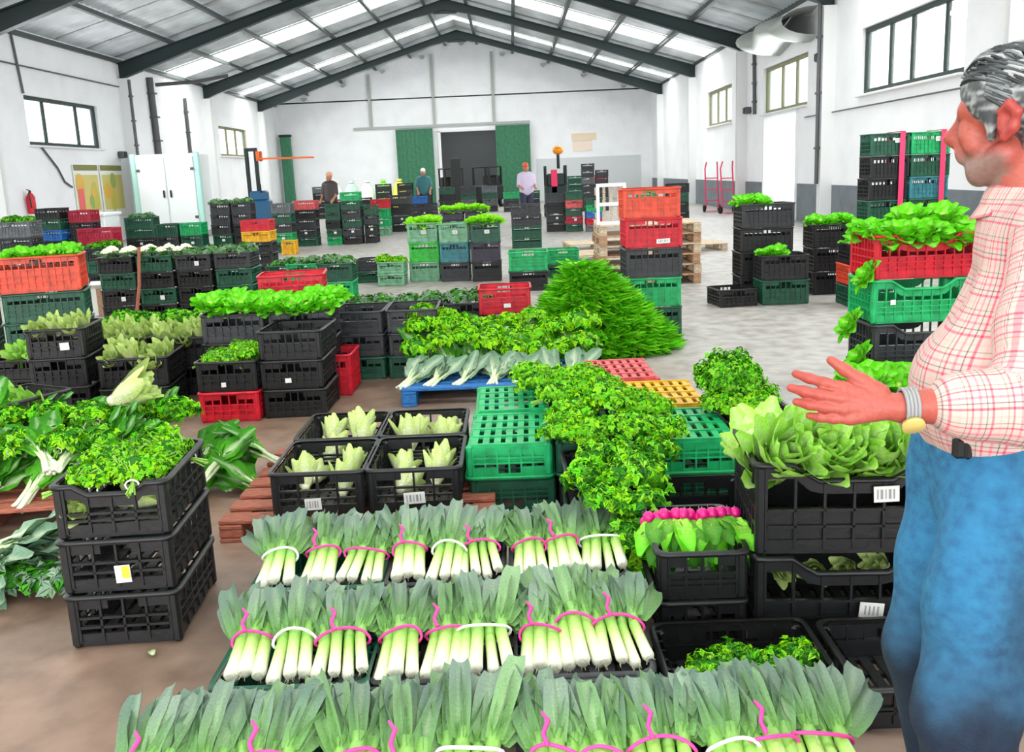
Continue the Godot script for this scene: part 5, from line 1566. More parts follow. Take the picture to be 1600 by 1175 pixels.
func build_trucks() -> void:
	# stacker with raised orange forks
	var s := thing("pallet_stacker", "blue pallet stacker with raised orange forks by the green post", "stacker", Vector3(-7.75, 0, -30.0), 0.0)
	var m := MB.new()
	for x in [-0.28, 0.0]: m.cbox(Vector3(x, 1.3, 0), Vector3(0.1, 2.5, 0.14), 0.015)
	for y in [0.3, 1.2, 2.5]: m.cbox(Vector3(-0.14, y, 0), Vector3(0.36, 0.1, 0.1), 0.015)
	obj("mast", m.mesh(M["steel"]), s)
	var b := MB.new()
	b.cbox(Vector3(0.05, 0.55, 0.35), Vector3(0.75, 0.9, 0.5), 0.06); b.cbox(Vector3(0.1, 1.12, 0.38), Vector3(0.5, 0.3, 0.4), 0.05)
	obj("body", b.mesh(M["machine blue"]), s)
	for z in [-0.2, 0.2]:
		var f := MB.new()
		var rows := []
		f.cbox(Vector3(0.1, 2.3, z), Vector3(0.08, 0.3, 0.1), 0.015)
		f.bar(Vector3(0.1, 2.22, z), Vector3(1.72, 2.2, z), 0.1, 0.045)
		obj("fork", f.mesh(M["machine orange"]), s)
	var h := MB.new()
	h.tube([Vector3(0.2, 1.2, 0.55), Vector3(0.25, 1.45, 0.75), Vector3(0.25, 1.5, 0.9)], [0.02], 8, [Color.WHITE])
	obj("tiller", h.mesh(M["dark"]), s)
	for x in [-0.25, 0.35]: wheel(s, Vector3(x, 0.1, 0.5), 0.1, 0.07)
	for x in [-0.25, 0.35]: wheel(s, Vector3(x, 0.1, -0.2), 0.1, 0.07)
	# lift truck with an orange beacon
	var t := thing("lift_truck", "dark lift truck with red panels and an orange beacon on a post", "forklift", Vector3(1.45, 0, -32.4), 0.0)
	var tb := MB.new()
	tb.cbox(Vector3(0, 0.65, 0), Vector3(0.72, 0.8, 1.2), 0.06)
	tb.cbox(Vector3(0, 1.2, 0.4), Vector3(0.6, 0.4, 0.3), 0.05)
	obj("chassis", tb.mesh(M["steel"]), t)
	var rp := MB.new(); rp.cbox(Vector3(-0.06, 1.15, 0.57), Vector3(0.2, 0.75, 0.06), 0.02)
	obj("red_panel", rp.mesh(M["strap pink"]), t)
	var g := MB.new()
	for x in [-0.33, 0.33]:
		for z in [-0.5, 0.5]: g.bar(Vector3(x, 0.9, z), Vector3(x, 1.62, z), 0.06, 0.06)
		g.bar(Vector3(x, 1.62, -0.5), Vector3(x, 1.62, 0.5), 0.06, 0.06)
	obj("guard", g.mesh(M["dark"]), t)
	var pt := MB.new(); pt.tube([Vector3(0.1, 1.55, 0.3), Vector3(0.1, 2.0, 0.3)], [0.05], 10, [Color.WHITE])
	obj("beacon_post", pt.mesh(M["dark"]), t)
	var bc := MB.new()
	var pts := []; var rad := []
	for i in 9:
		pts.append(Vector3(0.1, 1.99 + 0.3 * i / 8.0, 0.3)); rad.append(0.005 + 0.17 * sqrt(maxf(0.0, 1.0 - pow(i / 4.0 - 1.0, 2.0))))
	bc.tube(pts, rad, 14, [Color.WHITE])
	obj("beacon", bc.mesh(M["beacon"]), t)
	for x in [-0.32, 0.32]:
		for z in [-0.4, 0.45]: wheel(t, Vector3(x, 0.2, z), 0.2, 0.14)
	# dark machines in the back doorway
	for i in 2:
		var d := thing("lift_truck", ["black truck with a tall post in the back doorway, beside the white capped person", "black truck with a cage guard in the back doorway, nearer the ridge line's beacon side"][i], "forklift", Vector3([-2.7, -1.1][i], 0, -44.0), [0.3, -0.5][i])
		var dm := MB.new()
		dm.cbox(Vector3(0, 0.6, 0), Vector3(0.9, 0.8, 1.5), 0.08); dm.cbox(Vector3(0, 1.15, -0.45), Vector3(0.8, 0.5, 0.4), 0.06)
		obj("chassis", dm.mesh(M["dark"]), d)
		var gm := MB.new()
		for x in [-0.4, 0.4]:
			for z in [-0.6, 0.5]: gm.bar(Vector3(x, 1.0, z), Vector3(x, 1.75, z), 0.07, 0.07)
		gm.cbox(Vector3(0, 1.77, -0.05), Vector3(0.9, 0.06, 1.2), 0.02)
		obj("guard", gm.mesh(M["dark"]), d)
		if i == 0:
			var mm := MB.new(); mm.cbox(Vector3(0, 1.2, 0.85), Vector3(0.45, 2.0, 0.12), 0.02)
			obj("mast", mm.mesh(M["dark"]), d)
		for x in [-0.42, 0.42]:
			for z in [-0.5, 0.5]: wheel(d, Vector3(x, 0.22, z), 0.22, 0.16)
	# bright sacks against the end wall
	for i in 5:
		var k := thing("sack", "full %s sack standing before the end wall, %s from the blue stacker" % [["white", "pale green", "white", "lime green", "yellow"][i], ["first", "second", "third", "fourth", "fifth"][i]], "sack", Vector3(-8.3 + i * 0.75, 0, -46.0))
		var km := MB.new()
		var col: Color = [lin(235, 238, 236), lin(190, 225, 205), lin(236, 238, 232), lin(150, 220, 90), lin(230, 220, 90)][i]
		km.tube([Vector3(0, 0.0, 0), Vector3(0, 0.1, 0), Vector3(0, 0.6, 0), Vector3(0.02, 1.1, 0), Vector3(0.03, 1.3, 0), Vector3(0.03, 1.42, 0)], [0.25, 0.33, 0.34, 0.28, 0.1, 0.14], 12, [col])
		obj("bag", km.mesh(M["paint"]), k)
		var tm := MB.new(); tm.tube([Vector3(0.03, 1.29, 0), Vector3(0.03, 1.32, 0)], [0.11], 10, [Color.WHITE])
		obj("tie", tm.mesh(M["dark"]), k)

# ---------------------------------------------------------------- people
class SDF:
	# tapered capsules joined by a smooth minimum
	var A := PackedVector3Array()
	var BA := PackedVector3Array()
	var RA := PackedFloat32Array()
	var RB := PackedFloat32Array()
	var INV := PackedFloat32Array()
	var k := 0.03
	func cap(a: Vector3, b: Vector3, ra: float, rb := -1.0) -> void:
		A.append(a); BA.append(b - a); RA.append(ra); RB.append(ra if rb < 0.0 else rb)
		INV.append(1.0 / maxf(1e-9, (b - a).length_squared()))
	func d(p: Vector3, idx: PackedInt32Array) -> float:
		var m := 10.0
		for i in idx:
			var pa := p - A[i]
			var h := clampf(pa.dot(BA[i]) * INV[i], 0.0, 1.0)
			var q := (pa - BA[i] * h).length() - lerpf(RA[i], RB[i], h)
			var t := maxf(k - absf(m - q), 0.0) / k
			m = minf(m, q) - t * t * k * 0.25
		return m
	func all() -> PackedInt32Array:
		var o := PackedInt32Array()
		for i in A.size(): o.append(i)
		return o
	func net(m: MB, cell: float, paint, uvs = null) -> void:
		var lo := Vector3.ONE * 1e6; var hi := -lo
		for i in A.size():
			for q in [[A[i], RA[i]], [A[i] + BA[i], RB[i]]]:
				lo = lo.min(q[0] - Vector3.ONE * (q[1] + cell * 3.0)); hi = hi.max(q[0] + Vector3.ONE * (q[1] + cell * 3.0))
		var bn := Vector3i((hi - lo) / (cell * 4.0)) + Vector3i.ONE
		var n := bn * 4 + Vector3i.ONE
		var val := PackedFloat32Array(); val.resize(n.x * n.y * n.z); val.fill(9.0)
		var vid := {}
		var every := all()
		var blocks := []
		var half := cell * 4.0 * 0.87
		for bz in bn.z:
			for by in bn.y:
				for bx in bn.x:
					var c := lo + Vector3(bx * 4 + 2, by * 4 + 2, bz * 4 + 2) * cell
					var loc := PackedInt32Array()
					var best := 10.0
					for i in every:
						var pa := c - A[i]
						var h := clampf(pa.dot(BA[i]) * INV[i], 0.0, 1.0)
						var q := (pa - BA[i] * h).length() - lerpf(RA[i], RB[i], h)
						if q < best: best = q
						if q < half * 2.0 + k * 2.0: loc.append(i)
					if best > half + k or best < -half - k * 3.0 or loc.is_empty():
						continue
					blocks.append([bx, by, bz, loc])
					for z in 5:
						for y in 5:
							for x in 5:
								var id := (bx * 4 + x) + n.x * ((by * 4 + y) + n.y * (bz * 4 + z))
								if val[id] == 9.0: val[id] = d(lo + Vector3(bx * 4 + x, by * 4 + y, bz * 4 + z) * cell, loc)
		var P := PackedVector3Array(); var N := PackedVector3Array(); var C := PackedColorArray(); var U := PackedVector2Array()
		var offs := [0, 1, n.x, n.x + 1, n.x * n.y, n.x * n.y + 1, n.x * n.y + n.x, n.x * n.y + n.x + 1]
		var edges := [[0, 1], [2, 3], [4, 5], [6, 7], [0, 2], [1, 3], [4, 6], [5, 7], [0, 4], [1, 5], [2, 6], [3, 7]]
		for b in blocks:
			for z in 4:
				for y in 4:
					for x in 4:
						var gx: int = b[0] * 4 + x; var gy: int = b[1] * 4 + y; var gz: int = b[2] * 4 + z
						var id := gx + n.x * (gy + n.y * gz)
						var neg := 0
						for o in offs:
							if val[id + o] < 0.0: neg += 1
						if neg == 0 or neg == 8: continue
						var s := Vector3.ZERO
						var cnt := 0
						for e in edges:
							var va := val[id + offs[e[0]]]; var vb := val[id + offs[e[1]]]
							if (va < 0.0) != (vb < 0.0):
								var t := va / (va - vb)
								var pa := Vector3(e[0] & 1, (e[0] >> 1) & 1, e[0] >> 2); var pb := Vector3(e[1] & 1, (e[1] >> 1) & 1, e[1] >> 2)
								s += pa.lerp(pb, t); cnt += 1
						var p := lo + (Vector3(gx, gy, gz) + s / cnt) * cell
						var h := cell * 0.5
						var g := Vector3(d(p + Vector3(h, 0, 0), b[3]) - d(p - Vector3(h, 0, 0), b[3]), d(p + Vector3(0, h, 0), b[3]) - d(p - Vector3(0, h, 0), b[3]), d(p + Vector3(0, 0, h), b[3]) - d(p - Vector3(0, 0, h), b[3])).normalized()
						vid[id] = P.size()
						P.append(p); N.append(g); C.append(paint.call(p, g))
						U.append(uvs.call(p) if uvs != null else Vector2.ZERO)
		var st := [1, n.x, n.x * n.y]
		for id in vid:
			for ax in 3:
				var va := val[id]; var vb := val[id + st[ax]]
				if (va < 0.0) == (vb < 0.0): continue
				var s1: int = st[(ax + 1) % 3]; var s2: int = st[(ax + 2) % 3]
				var q := [id, id - s1, id - s1 - s2, id - s2]
				var ok := true
				for w in q: if not vid.has(w): ok = false
				if not ok: continue
				for t in [[0, 1, 2], [0, 2, 3]]:
					var i0: int = vid[q[t[0]]]; var i1: int = vid[q[t[1]]]; var i2: int = vid[q[t[2]]]
					if (P[i1] - P[i0]).cross(P[i2] - P[i0]).dot(N[i0] + N[i1] + N[i2]) > 0.0:
						var sw := i1; i1 = i2; i2 = sw
					for i in [i0, i1, i2]:
						m.v.append(P[i]); m.n.append(N[i]); m.c.append(C[i]); m.u.append(U[i])

func head_sdf(s: SDF, at: Vector3, F: Vector3, U: Vector3, L: Vector3, beard: bool) -> void:
	var g := func(f: float, u: float, l: float) -> Vector3: return at + F * f + U * u + L * l
	for l in [-0.012, 0.012]: s.cap(g.call(-0.032, 0.03, l), g.call(0.022, 0.04, l), 0.07, 0.066)
	s.cap(g.call(0.04, 0.01, 0), g.call(0.042, -0.06, 0), 0.054, 0.044)
	s.cap(g.call(0.052, -0.088, 0), g.call(0.056, -0.1, 0), 0.03, 0.024)
	for l in [-1.0, 1.0]:
		s.cap(g.call(-0.005, -0.062, l * 0.052), g.call(0.05, -0.092, l * 0.02), 0.026, 0.026)
		s.cap(g.call(0.066, -0.022, l * 0.036), g.call(0.058, -0.04, l * 0.04), 0.023, 0.02)
		s.cap(g.call(0.084, 0.03, l * 0.012), g.call(0.074, 0.03, l * 0.045), 0.012, 0.011)
		s.cap(g.call(0.094, -0.035, l * 0.011), g.call(0.1, -0.034, l * 0.008), 0.008)
		s.cap(g.call(0.085, 0.02, l * 0.022), g.call(0.079, 0.019, l * 0.04), 0.006, 0.006)
		s.cap(g.call(0.083, -0.005, l * 0.022), g.call(0.076, -0.004, l * 0.04), 0.006, 0.006)
		# ear: rim, lobe and the small flap in front
		s.cap(g.call(-0.004, 0.018, l * 0.088), g.call(-0.022, 0.03, l * 0.096), 0.007)
		s.cap(g.call(-0.022, 0.03, l * 0.096), g.call(-0.037, 0.014, l * 0.099), 0.007)
		s.cap(g.call(-0.037, 0.014, l * 0.099), g.call(-0.03, -0.014, l * 0.095), 0.0065)
		s.cap(g.call(-0.03, -0.014, l * 0.095), g.call(-0.012, -0.032, l * 0.088), 0.009, 0.008)
		s.cap(g.call(-0.02, 0.01, l * 0.08), g.call(-0.017, -0.01, l * 0.08), 0.0105, 0.009)
		s.cap(g.call(-0.006, 0.0, l * 0.086), g.call(-0.006, -0.014, l * 0.086), 0.007)
	s.cap(g.call(0.088, 0.022, 0), g.call(0.113, -0.022, 0), 0.009, 0.012)
	s.cap(g.call(0.113, -0.023, 0), g.call(0.098, -0.034, 0), 0.012, 0.01)
	s.cap(g.call(0.092, -0.053, -0.016), g.call(0.092, -0.053, 0.016), 0.0085)
	s.cap(g.call(0.088, -0.066, -0.013), g.call(0.088, -0.066, 0.013), 0.0085)

func hand_sdf(s: SDF, w: Vector3, kn: Array, tips: Array, bend: Vector3, th: Array) -> void:
	# palm from the wrist to four knuckles, four jointed fingers, a thumb from the side of the palm
	for i in 4: s.cap(w.lerp(kn[i], 0.12), kn[i], 0.017, 0.0115)
	for i in 4:
		var r: float = [0.0092, 0.0095, 0.009, 0.008][i]
		var a: Vector3 = kn[i]; var e: Vector3 = tips[i]
		var m1 := a.lerp(e, 0.45) + bend * 0.008; var m2 := a.lerp(e, 0.76) + bend * 0.007
		s.cap(a, m1, r * 1.12, r); s.cap(m1, m2, r, r * 0.93); s.cap(m2, e, r * 0.93, r * 0.78)
	s.cap(th[0], th[1], 0.017, 0.0125); s.cap(th[1], th[2], 0.0118, 0.0105); s.cap(th[2], th[3], 0.0105, 0.008)

func build_man() -> void:
	var o := thing("person", "grey-haired man in checked shirt and blue jeans gesturing over the lettuce crates", "person", Vector3(0.83, 0, -1.72))
	var org := o.position
	var skin := lin(182, 92, 78); var red := lin(178, 72, 64); var stub := lin(146, 122, 114)
	# joints (world)
	var hc := Vector3(0.99, 1.556, -1.955)
	var F := Vector3(-0.74, -0.03, -0.67).normalized()
	var L := Vector3.UP.cross(F).normalized()
	var U := F.cross(L).normalized()
	if U.y < 0: U = -U
	var shL := Vector3(0.975, 1.345, -1.735); var elL := Vector3(0.845, 1.083, -1.585); var wrL := Vector3(0.652, 1.077, -1.60)
	var shR := Vector3(1.115, 1.34, -2.09); var elR := Vector3(1.2, 1.06, -2.14); var wrR := Vector3(1.08, 0.86, -2.12)
	var hipL := Vector3(0.885, 0.87, -1.70); var knL := Vector3(0.79, 0.5, -1.60); var anL := Vector3(0.815, 0.09, -1.57)
	var hipR := Vector3(0.9, 0.87, -1.87); var knR := Vector3(0.80, 0.52, -1.80); var anR := Vector3(0.9, 0.09, -1.85)
	var chestc := Vector3(1.04, 1.25, -1.915); var belly := Vector3(0.905, 1.06, -1.83); var pelv := Vector3(0.9, 0.9, -1.79)
	# --- the body: one continuous skin, fine grids for head and hands
	var bm := MB.new()
	var b := SDF.new()
	b.k = 0.05
	var ax := (shL - shR).normalized()
	b.cap(chestc + ax * 0.08, belly + ax * 0.06, 0.085, 0.09); b.cap(chestc - ax * 0.08, belly - ax * 0.06, 0.085, 0.09)
	b.cap(belly, pelv, 0.095, 0.09)
	b.cap(chestc + Vector3(0, 0.1, 0), hc + Vector3(0.02, -0.1, 0.015), 0.075, 0.056)
	b.cap(shL, chestc + Vector3(0, 0.06, 0), 0.055, 0.08); b.cap(shR, chestc + Vector3(0, 0.06, 0), 0.055, 0.08)
	b.cap(shL, elL, 0.05, 0.04); b.cap(elL, wrL, 0.041, 0.026); b.cap(shR, elR, 0.05, 0.04); b.cap(elR, wrR, 0.04, 0.026)
	b.cap(pelv, hipL, 0.085, 0.08); b.cap(pelv, hipR, 0.085, 0.08)
	b.cap(hipL, knL, 0.078, 0.055); b.cap(knL, anL, 0.054, 0.036); b.cap(hipR, knR, 0.078, 0.055); b.cap(knR, anR, 0.054, 0.036)
	b.cap(anL, anL + Vector3(-0.16, -0.045, 0.02), 0.034, 0.03); b.cap(anR, anR + Vector3(-0.16, -0.045, -0.02), 0.034, 0.03)
	b.net(bm, 0.013, func(_p, _n): return skin)
	var hs := SDF.new()
	hs.k = 0.014
	head_sdf(hs, hc, F, U, L, true)
	hs.cap(hc - U * 0.06 - F * 0.02, hc + Vector3(0.03, -0.16, 0.01), 0.055, 0.062)
	hs.net(bm, 0.0045, func(p: Vector3, n: Vector3):
		var q := p - hc
		var f := q.dot(F); var u := q.dot(U); var l := absf(q.dot(L))
		var c := mix(skin, red, smoothstep(0.06, 0.085, l) + smoothstep(0.1, 0.115, f) * 0.5)
		c = mix(c, stub, smoothstep(-0.04, -0.075, u) * smoothstep(-0.03, 0.0, f) * 0.9)
		if l > 0.02 and l < 0.042 and f > 0.07 and absf(u - 0.006) < 0.008: c = mix(c, lin(120, 60, 50), 0.7)
		return c)
	var hd := SDF.new()
	hd.k = 0.0065
	var kn := [Vector3(0.558, 1.113, -1.614), Vector3(0.552, 1.096, -1.606), Vector3(0.556, 1.078, -1.602), Vector3(0.565, 1.061, -1.6)]
	var tp := [Vector3(0.486, 1.132, -1.655), Vector3(0.474, 1.11, -1.642), Vector3(0.482, 1.086, -1.634), Vector3(0.503, 1.062, -1.628)]
	hand_sdf(hd, wrL, kn, tp, Vector3(0.1, -0.1, 0.9), [wrL.lerp(kn[0], 0.35) + Vector3(0, 0.012, -0.006), Vector3(0.588, 1.124, -1.618), Vector3(0.562, 1.142, -1.628), Vector3(0.541, 1.158, -1.634)])
	hd.cap(elL.lerp(wrL, 0.55), wrL, 0.034, 0.0265)
	hd.net(bm, 0.0032, func(p: Vector3, n: Vector3): return mix(skin, red, 0.3 + 0.4 * smoothstep(0.54, 0.49, p.x)))
	var hr := SDF.new()
	hr.k = 0.011
	var kr := []; var tr := []
	for i in 4:
		kr.append(wrR + Vector3(-0.01 + 0.018 * (1.5 - i), -0.085 + 0.004 * absf(i - 1.5), 0.01)); tr.append(wrR + Vector3(-0.014 + 0.016 * (1.5 - i), -0.16 + 0.006 * absf(i - 1.5), 0.035))
	hand_sdf(hr, wrR, kr, tr, Vector3(0, 0, -1), [wrR + Vector3(-0.015, -0.03, 0.012), wrR + Vector3(-0.04, -0.06, 0.025), wrR + Vector3(-0.045, -0.085, 0.035), wrR + Vector3(-0.045, -0.108, 0.045)])
	hr.cap(wrR + Vector3(0.02, 0.03, 0), wrR, 0.029, 0.0265)
	hr.net(bm, 0.0035, func(_p, _n): return skin)
	var bo := obj("body", bm.mesh(M["skin"]), o)
	bo.position = -org
	# eyes
	for s in [-1.0, 1.0]:
		var em := MB.new()
		var c: Vector3 = hc + F * 0.0745 + U * 0.008 + L * 0.031 * s
		var pts := []; var rad := []; var cl := []
		for i in 9:
			var a := PI * i / 8.0
			pts.append(c - F * cos(PI - a) * -0.011); rad.append(0.011 * sin(a) + 0.0002); cl.append(lin(40, 30, 26) if i > 6 or i < 2 else lin(240, 236, 230))
		em.tube(pts, rad, 10, cl)
		obj("eye", em.mesh(M["stalk"]), o).position = -org
	# --- hair: a close cap and combed locks
	var hm := MB.new()
	var hh := SDF.new()
	hh.k = 0.012
	for l in [-0.016, 0.016]:
		hh.cap(hc + F * -0.036 + U * 0.04 + L * l, hc + F * 0.016 + U * 0.05 + L * l, 0.078, 0.07)
		hh.cap(hc + F * 0.03 + U * 0.07 + L * l * 2.0, hc + F * 0.062 + U * 0.068 + L * l * 1.6, 0.042, 0.026)
	hh.cap(hc - F * 0.05 + U * 0.0, hc - F * 0.05 - U * 0.06, 0.06, 0.045)
	for s in [-1.0, 1.0]:
		hh.cap(hc + F * 0.035 + U * 0.06 + L * 0.055 * s, hc + F * 0.03 + U * 0.02 + L * 0.064 * s, 0.026, 0.015)
		hh.cap(hc + F * 0.022 + U * 0.03 + L * 0.07 * s, hc + F * 0.016 - U * 0.03 + L * 0.07 * s, 0.013, 0.008)
		hh.cap(hc - F * 0.01 + U * 0.055 + L * 0.06 * s, hc - F * 0.05 + U * 0.05 + L * 0.055 * s, 0.03, 0.032)
		hh.cap(hc - F * 0.05 + U * 0.03 + L * 0.055 * s, hc - F * 0.06 - U * 0.045 + L * 0.045 * s, 0.034, 0.026)
	var hairc := [lin(66, 70, 72), lin(120, 124, 126), lin(168, 170, 170), lin(44, 46, 48)]
	var hn := FastNoiseLite.new(); hn.seed = 9; hn.frequency = 60.0
	hh.net(hm, 0.006, func(p: Vector3, _n):
		var q := p - hc
		var t := hn.get_noise_3d(q.dot(F) * 0.35, q.dot(U) * 1.1, q.dot(L) * 1.1)
		return mix(hairc[0], hairc[2], smoothstep(-0.1, 0.45, t)))
	rng.seed = 5
	for i in 620:
		# from the front hairline or the temple back over the head
		var a0 := rng.randf_range(-1.36, 1.36)
		var u0 := rng.randf_range(0.0, 1.0)
		var pts := []
		var lift := rng.randf_range(0.0, 0.008)
		var start := minf(0.085 - 0.14 * u0, 0.085 if absf(a0) < 0.8 else 0.035)
		if absf(a0) > 1.0 and start > -0.05: start = 0.03 if u0 < 0.3 else -0.055
		for k in 6:
			var t := k / 5.0
			var f := start - t * rng.randf_range(0.06, 0.075)
			var ang := a0 * (1.1 + 0.1 * t) + t * 0.28 * signf(a0)
			var dir := U * cos(ang) + L * sin(ang)
			var rr := 0.086 * sqrt(maxf(0.2, 1.0 - pow((f + 0.012) / 0.118, 2.0)))
			pts.append(hc + F * f + U * 0.044 + dir * (rr + 0.002 + lift * sin(PI * t) + (0.01 if absf(ang) < 0.7 else 0.0)))
		hm.tube(pts, [0.0022, 0.0038, 0.004, 0.0036, 0.003, 0.0012], 5, [hairc[rng.randi() % 4]])
	obj("hair", hm.mesh(M["hair"]), o).position = -org
	# --- shirt
	var sm := MB.new()
	var s := SDF.new()
	s.k = 0.045
	var midt := Vector3(1.0, 1.17, -1.885)
	for q in [-1.0, 1.0]:
		s.cap(chestc + ax * 0.085 * q + Vector3(0, 0.03, 0), midt + ax * 0.08 * q, 0.105, 0.106); s.cap(midt + ax * 0.08 * q, belly + ax * 0.07 * q, 0.106, 0.122)
	s.cap(belly + Vector3(-0.008, -0.01, 0), belly + Vector3(0.0, -0.045, 0), 0.12, 0.115)
	s.cap(belly + Vector3(0, -0.03, 0) + ax * 0.06, pelv + Vector3(0.0, 0.125, 0) + ax * 0.06, 0.12, 0.112); s.cap(belly + Vector3(0, -0.03, 0) - ax * 0.06, pelv + Vector3(0.0, 0.125, 0) - ax * 0.06, 0.12, 0.112)
	s.cap(shL, chestc + Vector3(-0.01, 0.06, 0), 0.075, 0.1); s.cap(shR, chestc + Vector3(0, 0.06, 0), 0.075, 0.1)
	s.cap(chestc + Vector3(0, 0.1, 0), hc + Vector3(0.025, -0.165, 0.01), 0.095, 0.074)
	var tor := func(p: Vector3) -> Vector2:
		var t := clampf((p.y - 0.9) / 0.4, 0.0, 1.2)
		var c := pelv.lerp(chestc, t)
		return Vector2(atan2(-(p.x - c.x), p.z - c.z) * 0.17 / 0.065, p.y / 0.065)
	s.net(sm, 0.011, func(_p, _n): return Color.WHITE, tor)
	obj("shirt", sm.mesh(M["plaid"]), o).position = -org
	for side in 2:
		var vm := MB.new()
		var v := SDF.new()
		v.k = 0.03
		var sh: Vector3 = shL if side == 0 else shR
		var el: Vector3 = elL if side == 0 else elR
		var cu: Vector3 = elL.lerp(wrL, 0.5) if side == 0 else elR.lerp(wrR, 0.5)
		v.cap(sh + Vector3(0, -0.01, 0), sh.lerp(el, 0.55) + Vector3(0, -0.005, 0.006), 0.078, 0.066)
		v.cap(sh.lerp(el, 0.55) + Vector3(0, -0.005, 0.006), el + Vector3(0.012, 0, 0), 0.066, 0.058)
		v.cap(el, cu, 0.06, 0.047)
		v.cap(cu - (cu - el) * 0.18, cu, 0.052, 0.05)
		v.cap(el + Vector3(0, -0.03, 0), el.lerp(cu, 0.7) + Vector3(0, -0.02, 0), 0.045, 0.035)
		var suv := func(p: Vector3) -> Vector2:
			var h1 := (p - sh).dot((el - sh).normalized())
			var h2 := (p - el).dot((cu - el).normalized())
			var d1 := (el - sh).length()
			var b1: Vector3 = sh + (el - sh).normalized() * minf(h1, d1); var b2: Vector3 = el + (cu - el).normalized() * maxf(h2, 0.0)
			var first := (p - b1).length() < (p - b2).length()
			var along: float = h1 if first else d1 + h2
			var base: Vector3 = b1 if first else b2
			var q := p - base
			return Vector2(atan2(q.y + q.x * 0.6, q.z) * 0.055 / 0.065, along / 0.065)
		v.net(vm, 0.009, func(_p, _n): return Color.WHITE, suv)
		obj("sleeve", vm.mesh(M["plaid"]), o).position = -org
	# collar standing round the neck
	var cm := MB.new()
	var cr := []; var cc := []; var cuv := []
	for i in 4:
		var row := PackedVector3Array(); var c2 := []; var uu := []
		for j in 21:
			var a := lerpf(-0.35, TAU - 0.75, j / 20.0)
			var h: float = [0.0, 0.035, 0.038, 0.002][i]
			var rr: float = [0.076, 0.07, 0.074, 0.098][i]
			var dr := F * -cos(a) + L * sin(a)
			row.append(hc + Vector3(0.028, -0.172, 0.008) + dr * rr + Vector3(0, h, 0) - F * 0.0 + Vector3(0, 0.02 * -cos(a) * -1.0, 0))
			c2.append(Color.WHITE); uu.append(Vector2(a * 0.8, i * 0.35))
		cr.append(row); cc.append(c2); cuv.append(uu)
	cm.grid(cr, cc, false, cuv)
	obj("collar", cm.mesh(M["plaid"]), o).position = -org
	# --- jeans
	var jm := MB.new()
	var j := SDF.new()
	j.k = 0.035
	j.cap(pelv + Vector3(0.0, 0.07, 0.04), pelv + Vector3(0.0, -0.02, 0.05), 0.118, 0.115); j.cap(pelv + Vector3(0.0, 0.07, -0.05), pelv + Vector3(0.0, -0.02, -0.06), 0.118, 0.115)
	j.cap(hipL + Vector3(0.02, 0, 0), hipL.lerp(knL, 0.5), 0.112, 0.096); j.cap(hipL.lerp(knL, 0.5), knL, 0.096, 0.08); j.cap(knL, anL, 0.08, 0.068)
	j.cap(hipR, hipR.lerp(knR, 0.5), 0.105, 0.088); j.cap(hipR.lerp(knR, 0.5), knR, 0.088, 0.072); j.cap(knR, anR, 0.073, 0.064)
	for f in [0.15, 0.3, 0.86, 1.0]:
		j.cap(hipL.lerp(knL, f) + Vector3(-0.06, 0, 0.03), hipL.lerp(knL, f) + Vector3(0.05, 0.025, 0.055), 0.042, 0.03)
	for f in [0.1, 0.25, 0.8]:
		j.cap(knL.lerp(anL, f) + Vector3(-0.03, 0, 0.03), knL.lerp(anL, f) + Vector3(0.04, 0.02, 0.04), 0.04, 0.03)
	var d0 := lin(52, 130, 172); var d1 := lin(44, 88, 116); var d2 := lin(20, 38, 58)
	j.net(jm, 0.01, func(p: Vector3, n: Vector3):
		# worn pale on the front of the thighs, shade painted in dark below the knee
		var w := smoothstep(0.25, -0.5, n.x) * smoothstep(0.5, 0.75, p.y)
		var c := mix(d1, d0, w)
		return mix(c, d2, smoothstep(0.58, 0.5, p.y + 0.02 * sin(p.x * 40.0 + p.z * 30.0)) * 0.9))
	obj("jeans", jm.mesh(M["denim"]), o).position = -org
	var be := MB.new()
	be.cbox(Vector3.ZERO, Vector3(0.035, 0.04, 0.02), 0.006)
	be.cbox(Vector3(0.006, 0.005, 0.006), Vector3(0.014, 0.05, 0.02), 0.005)
	var bo2 := obj("belt_pouch", be.mesh(M["dark"]), o)
	bo2.position = Vector3(0.797, 0.978, -1.675) - org
	# --- watch and shoes
	var wm := MB.new()
	var wd := (wrL - elL).normalized()
	var wx := wd.cross(Vector3.UP).normalized(); var wy := wx.cross(wd)
	var wc := wrL - wd * 0.012
	for k in 4:
		var rg := []
		for i in 17: rg.append(wc + wd * (k - 1.5) * 0.006 + (wx * cos(TAU * i / 16.0) + wy * sin(TAU * i / 16.0)) * 0.032)
		wm.tube(rg, [0.0036], 6, [lin(150, 150, 150)], false)
	var wv := -wx if wx.z < 0 else wx
	var fc := wc + (wv * 0.75 - wy * 0.65).normalized() * 0.033
	wm.tube([fc, fc + (wv * 0.75 - wy * 0.65).normalized() * 0.009], [0.019], 16, [lin(214, 190, 110)])
	obj("watch", wm.mesh(M["paint"]), o).position = -org
	for a in [anL, anR]:
		var fm := MB.new()
		var ss := SDF.new()
		ss.k = 0.025
		ss.cap(a + Vector3(0.03, -0.045, 0), a + Vector3(-0.17, -0.05, 0), 0.044, 0.038); ss.cap(a + Vector3(0.0, 0.01, 0), a + Vector3(-0.06, -0.035, 0), 0.05, 0.045)
		ss.net(fm, 0.01, func(p: Vector3, _n): return lin(40, 34, 30))
		obj("shoe", fm.mesh(M["skin"]), o).position = -org

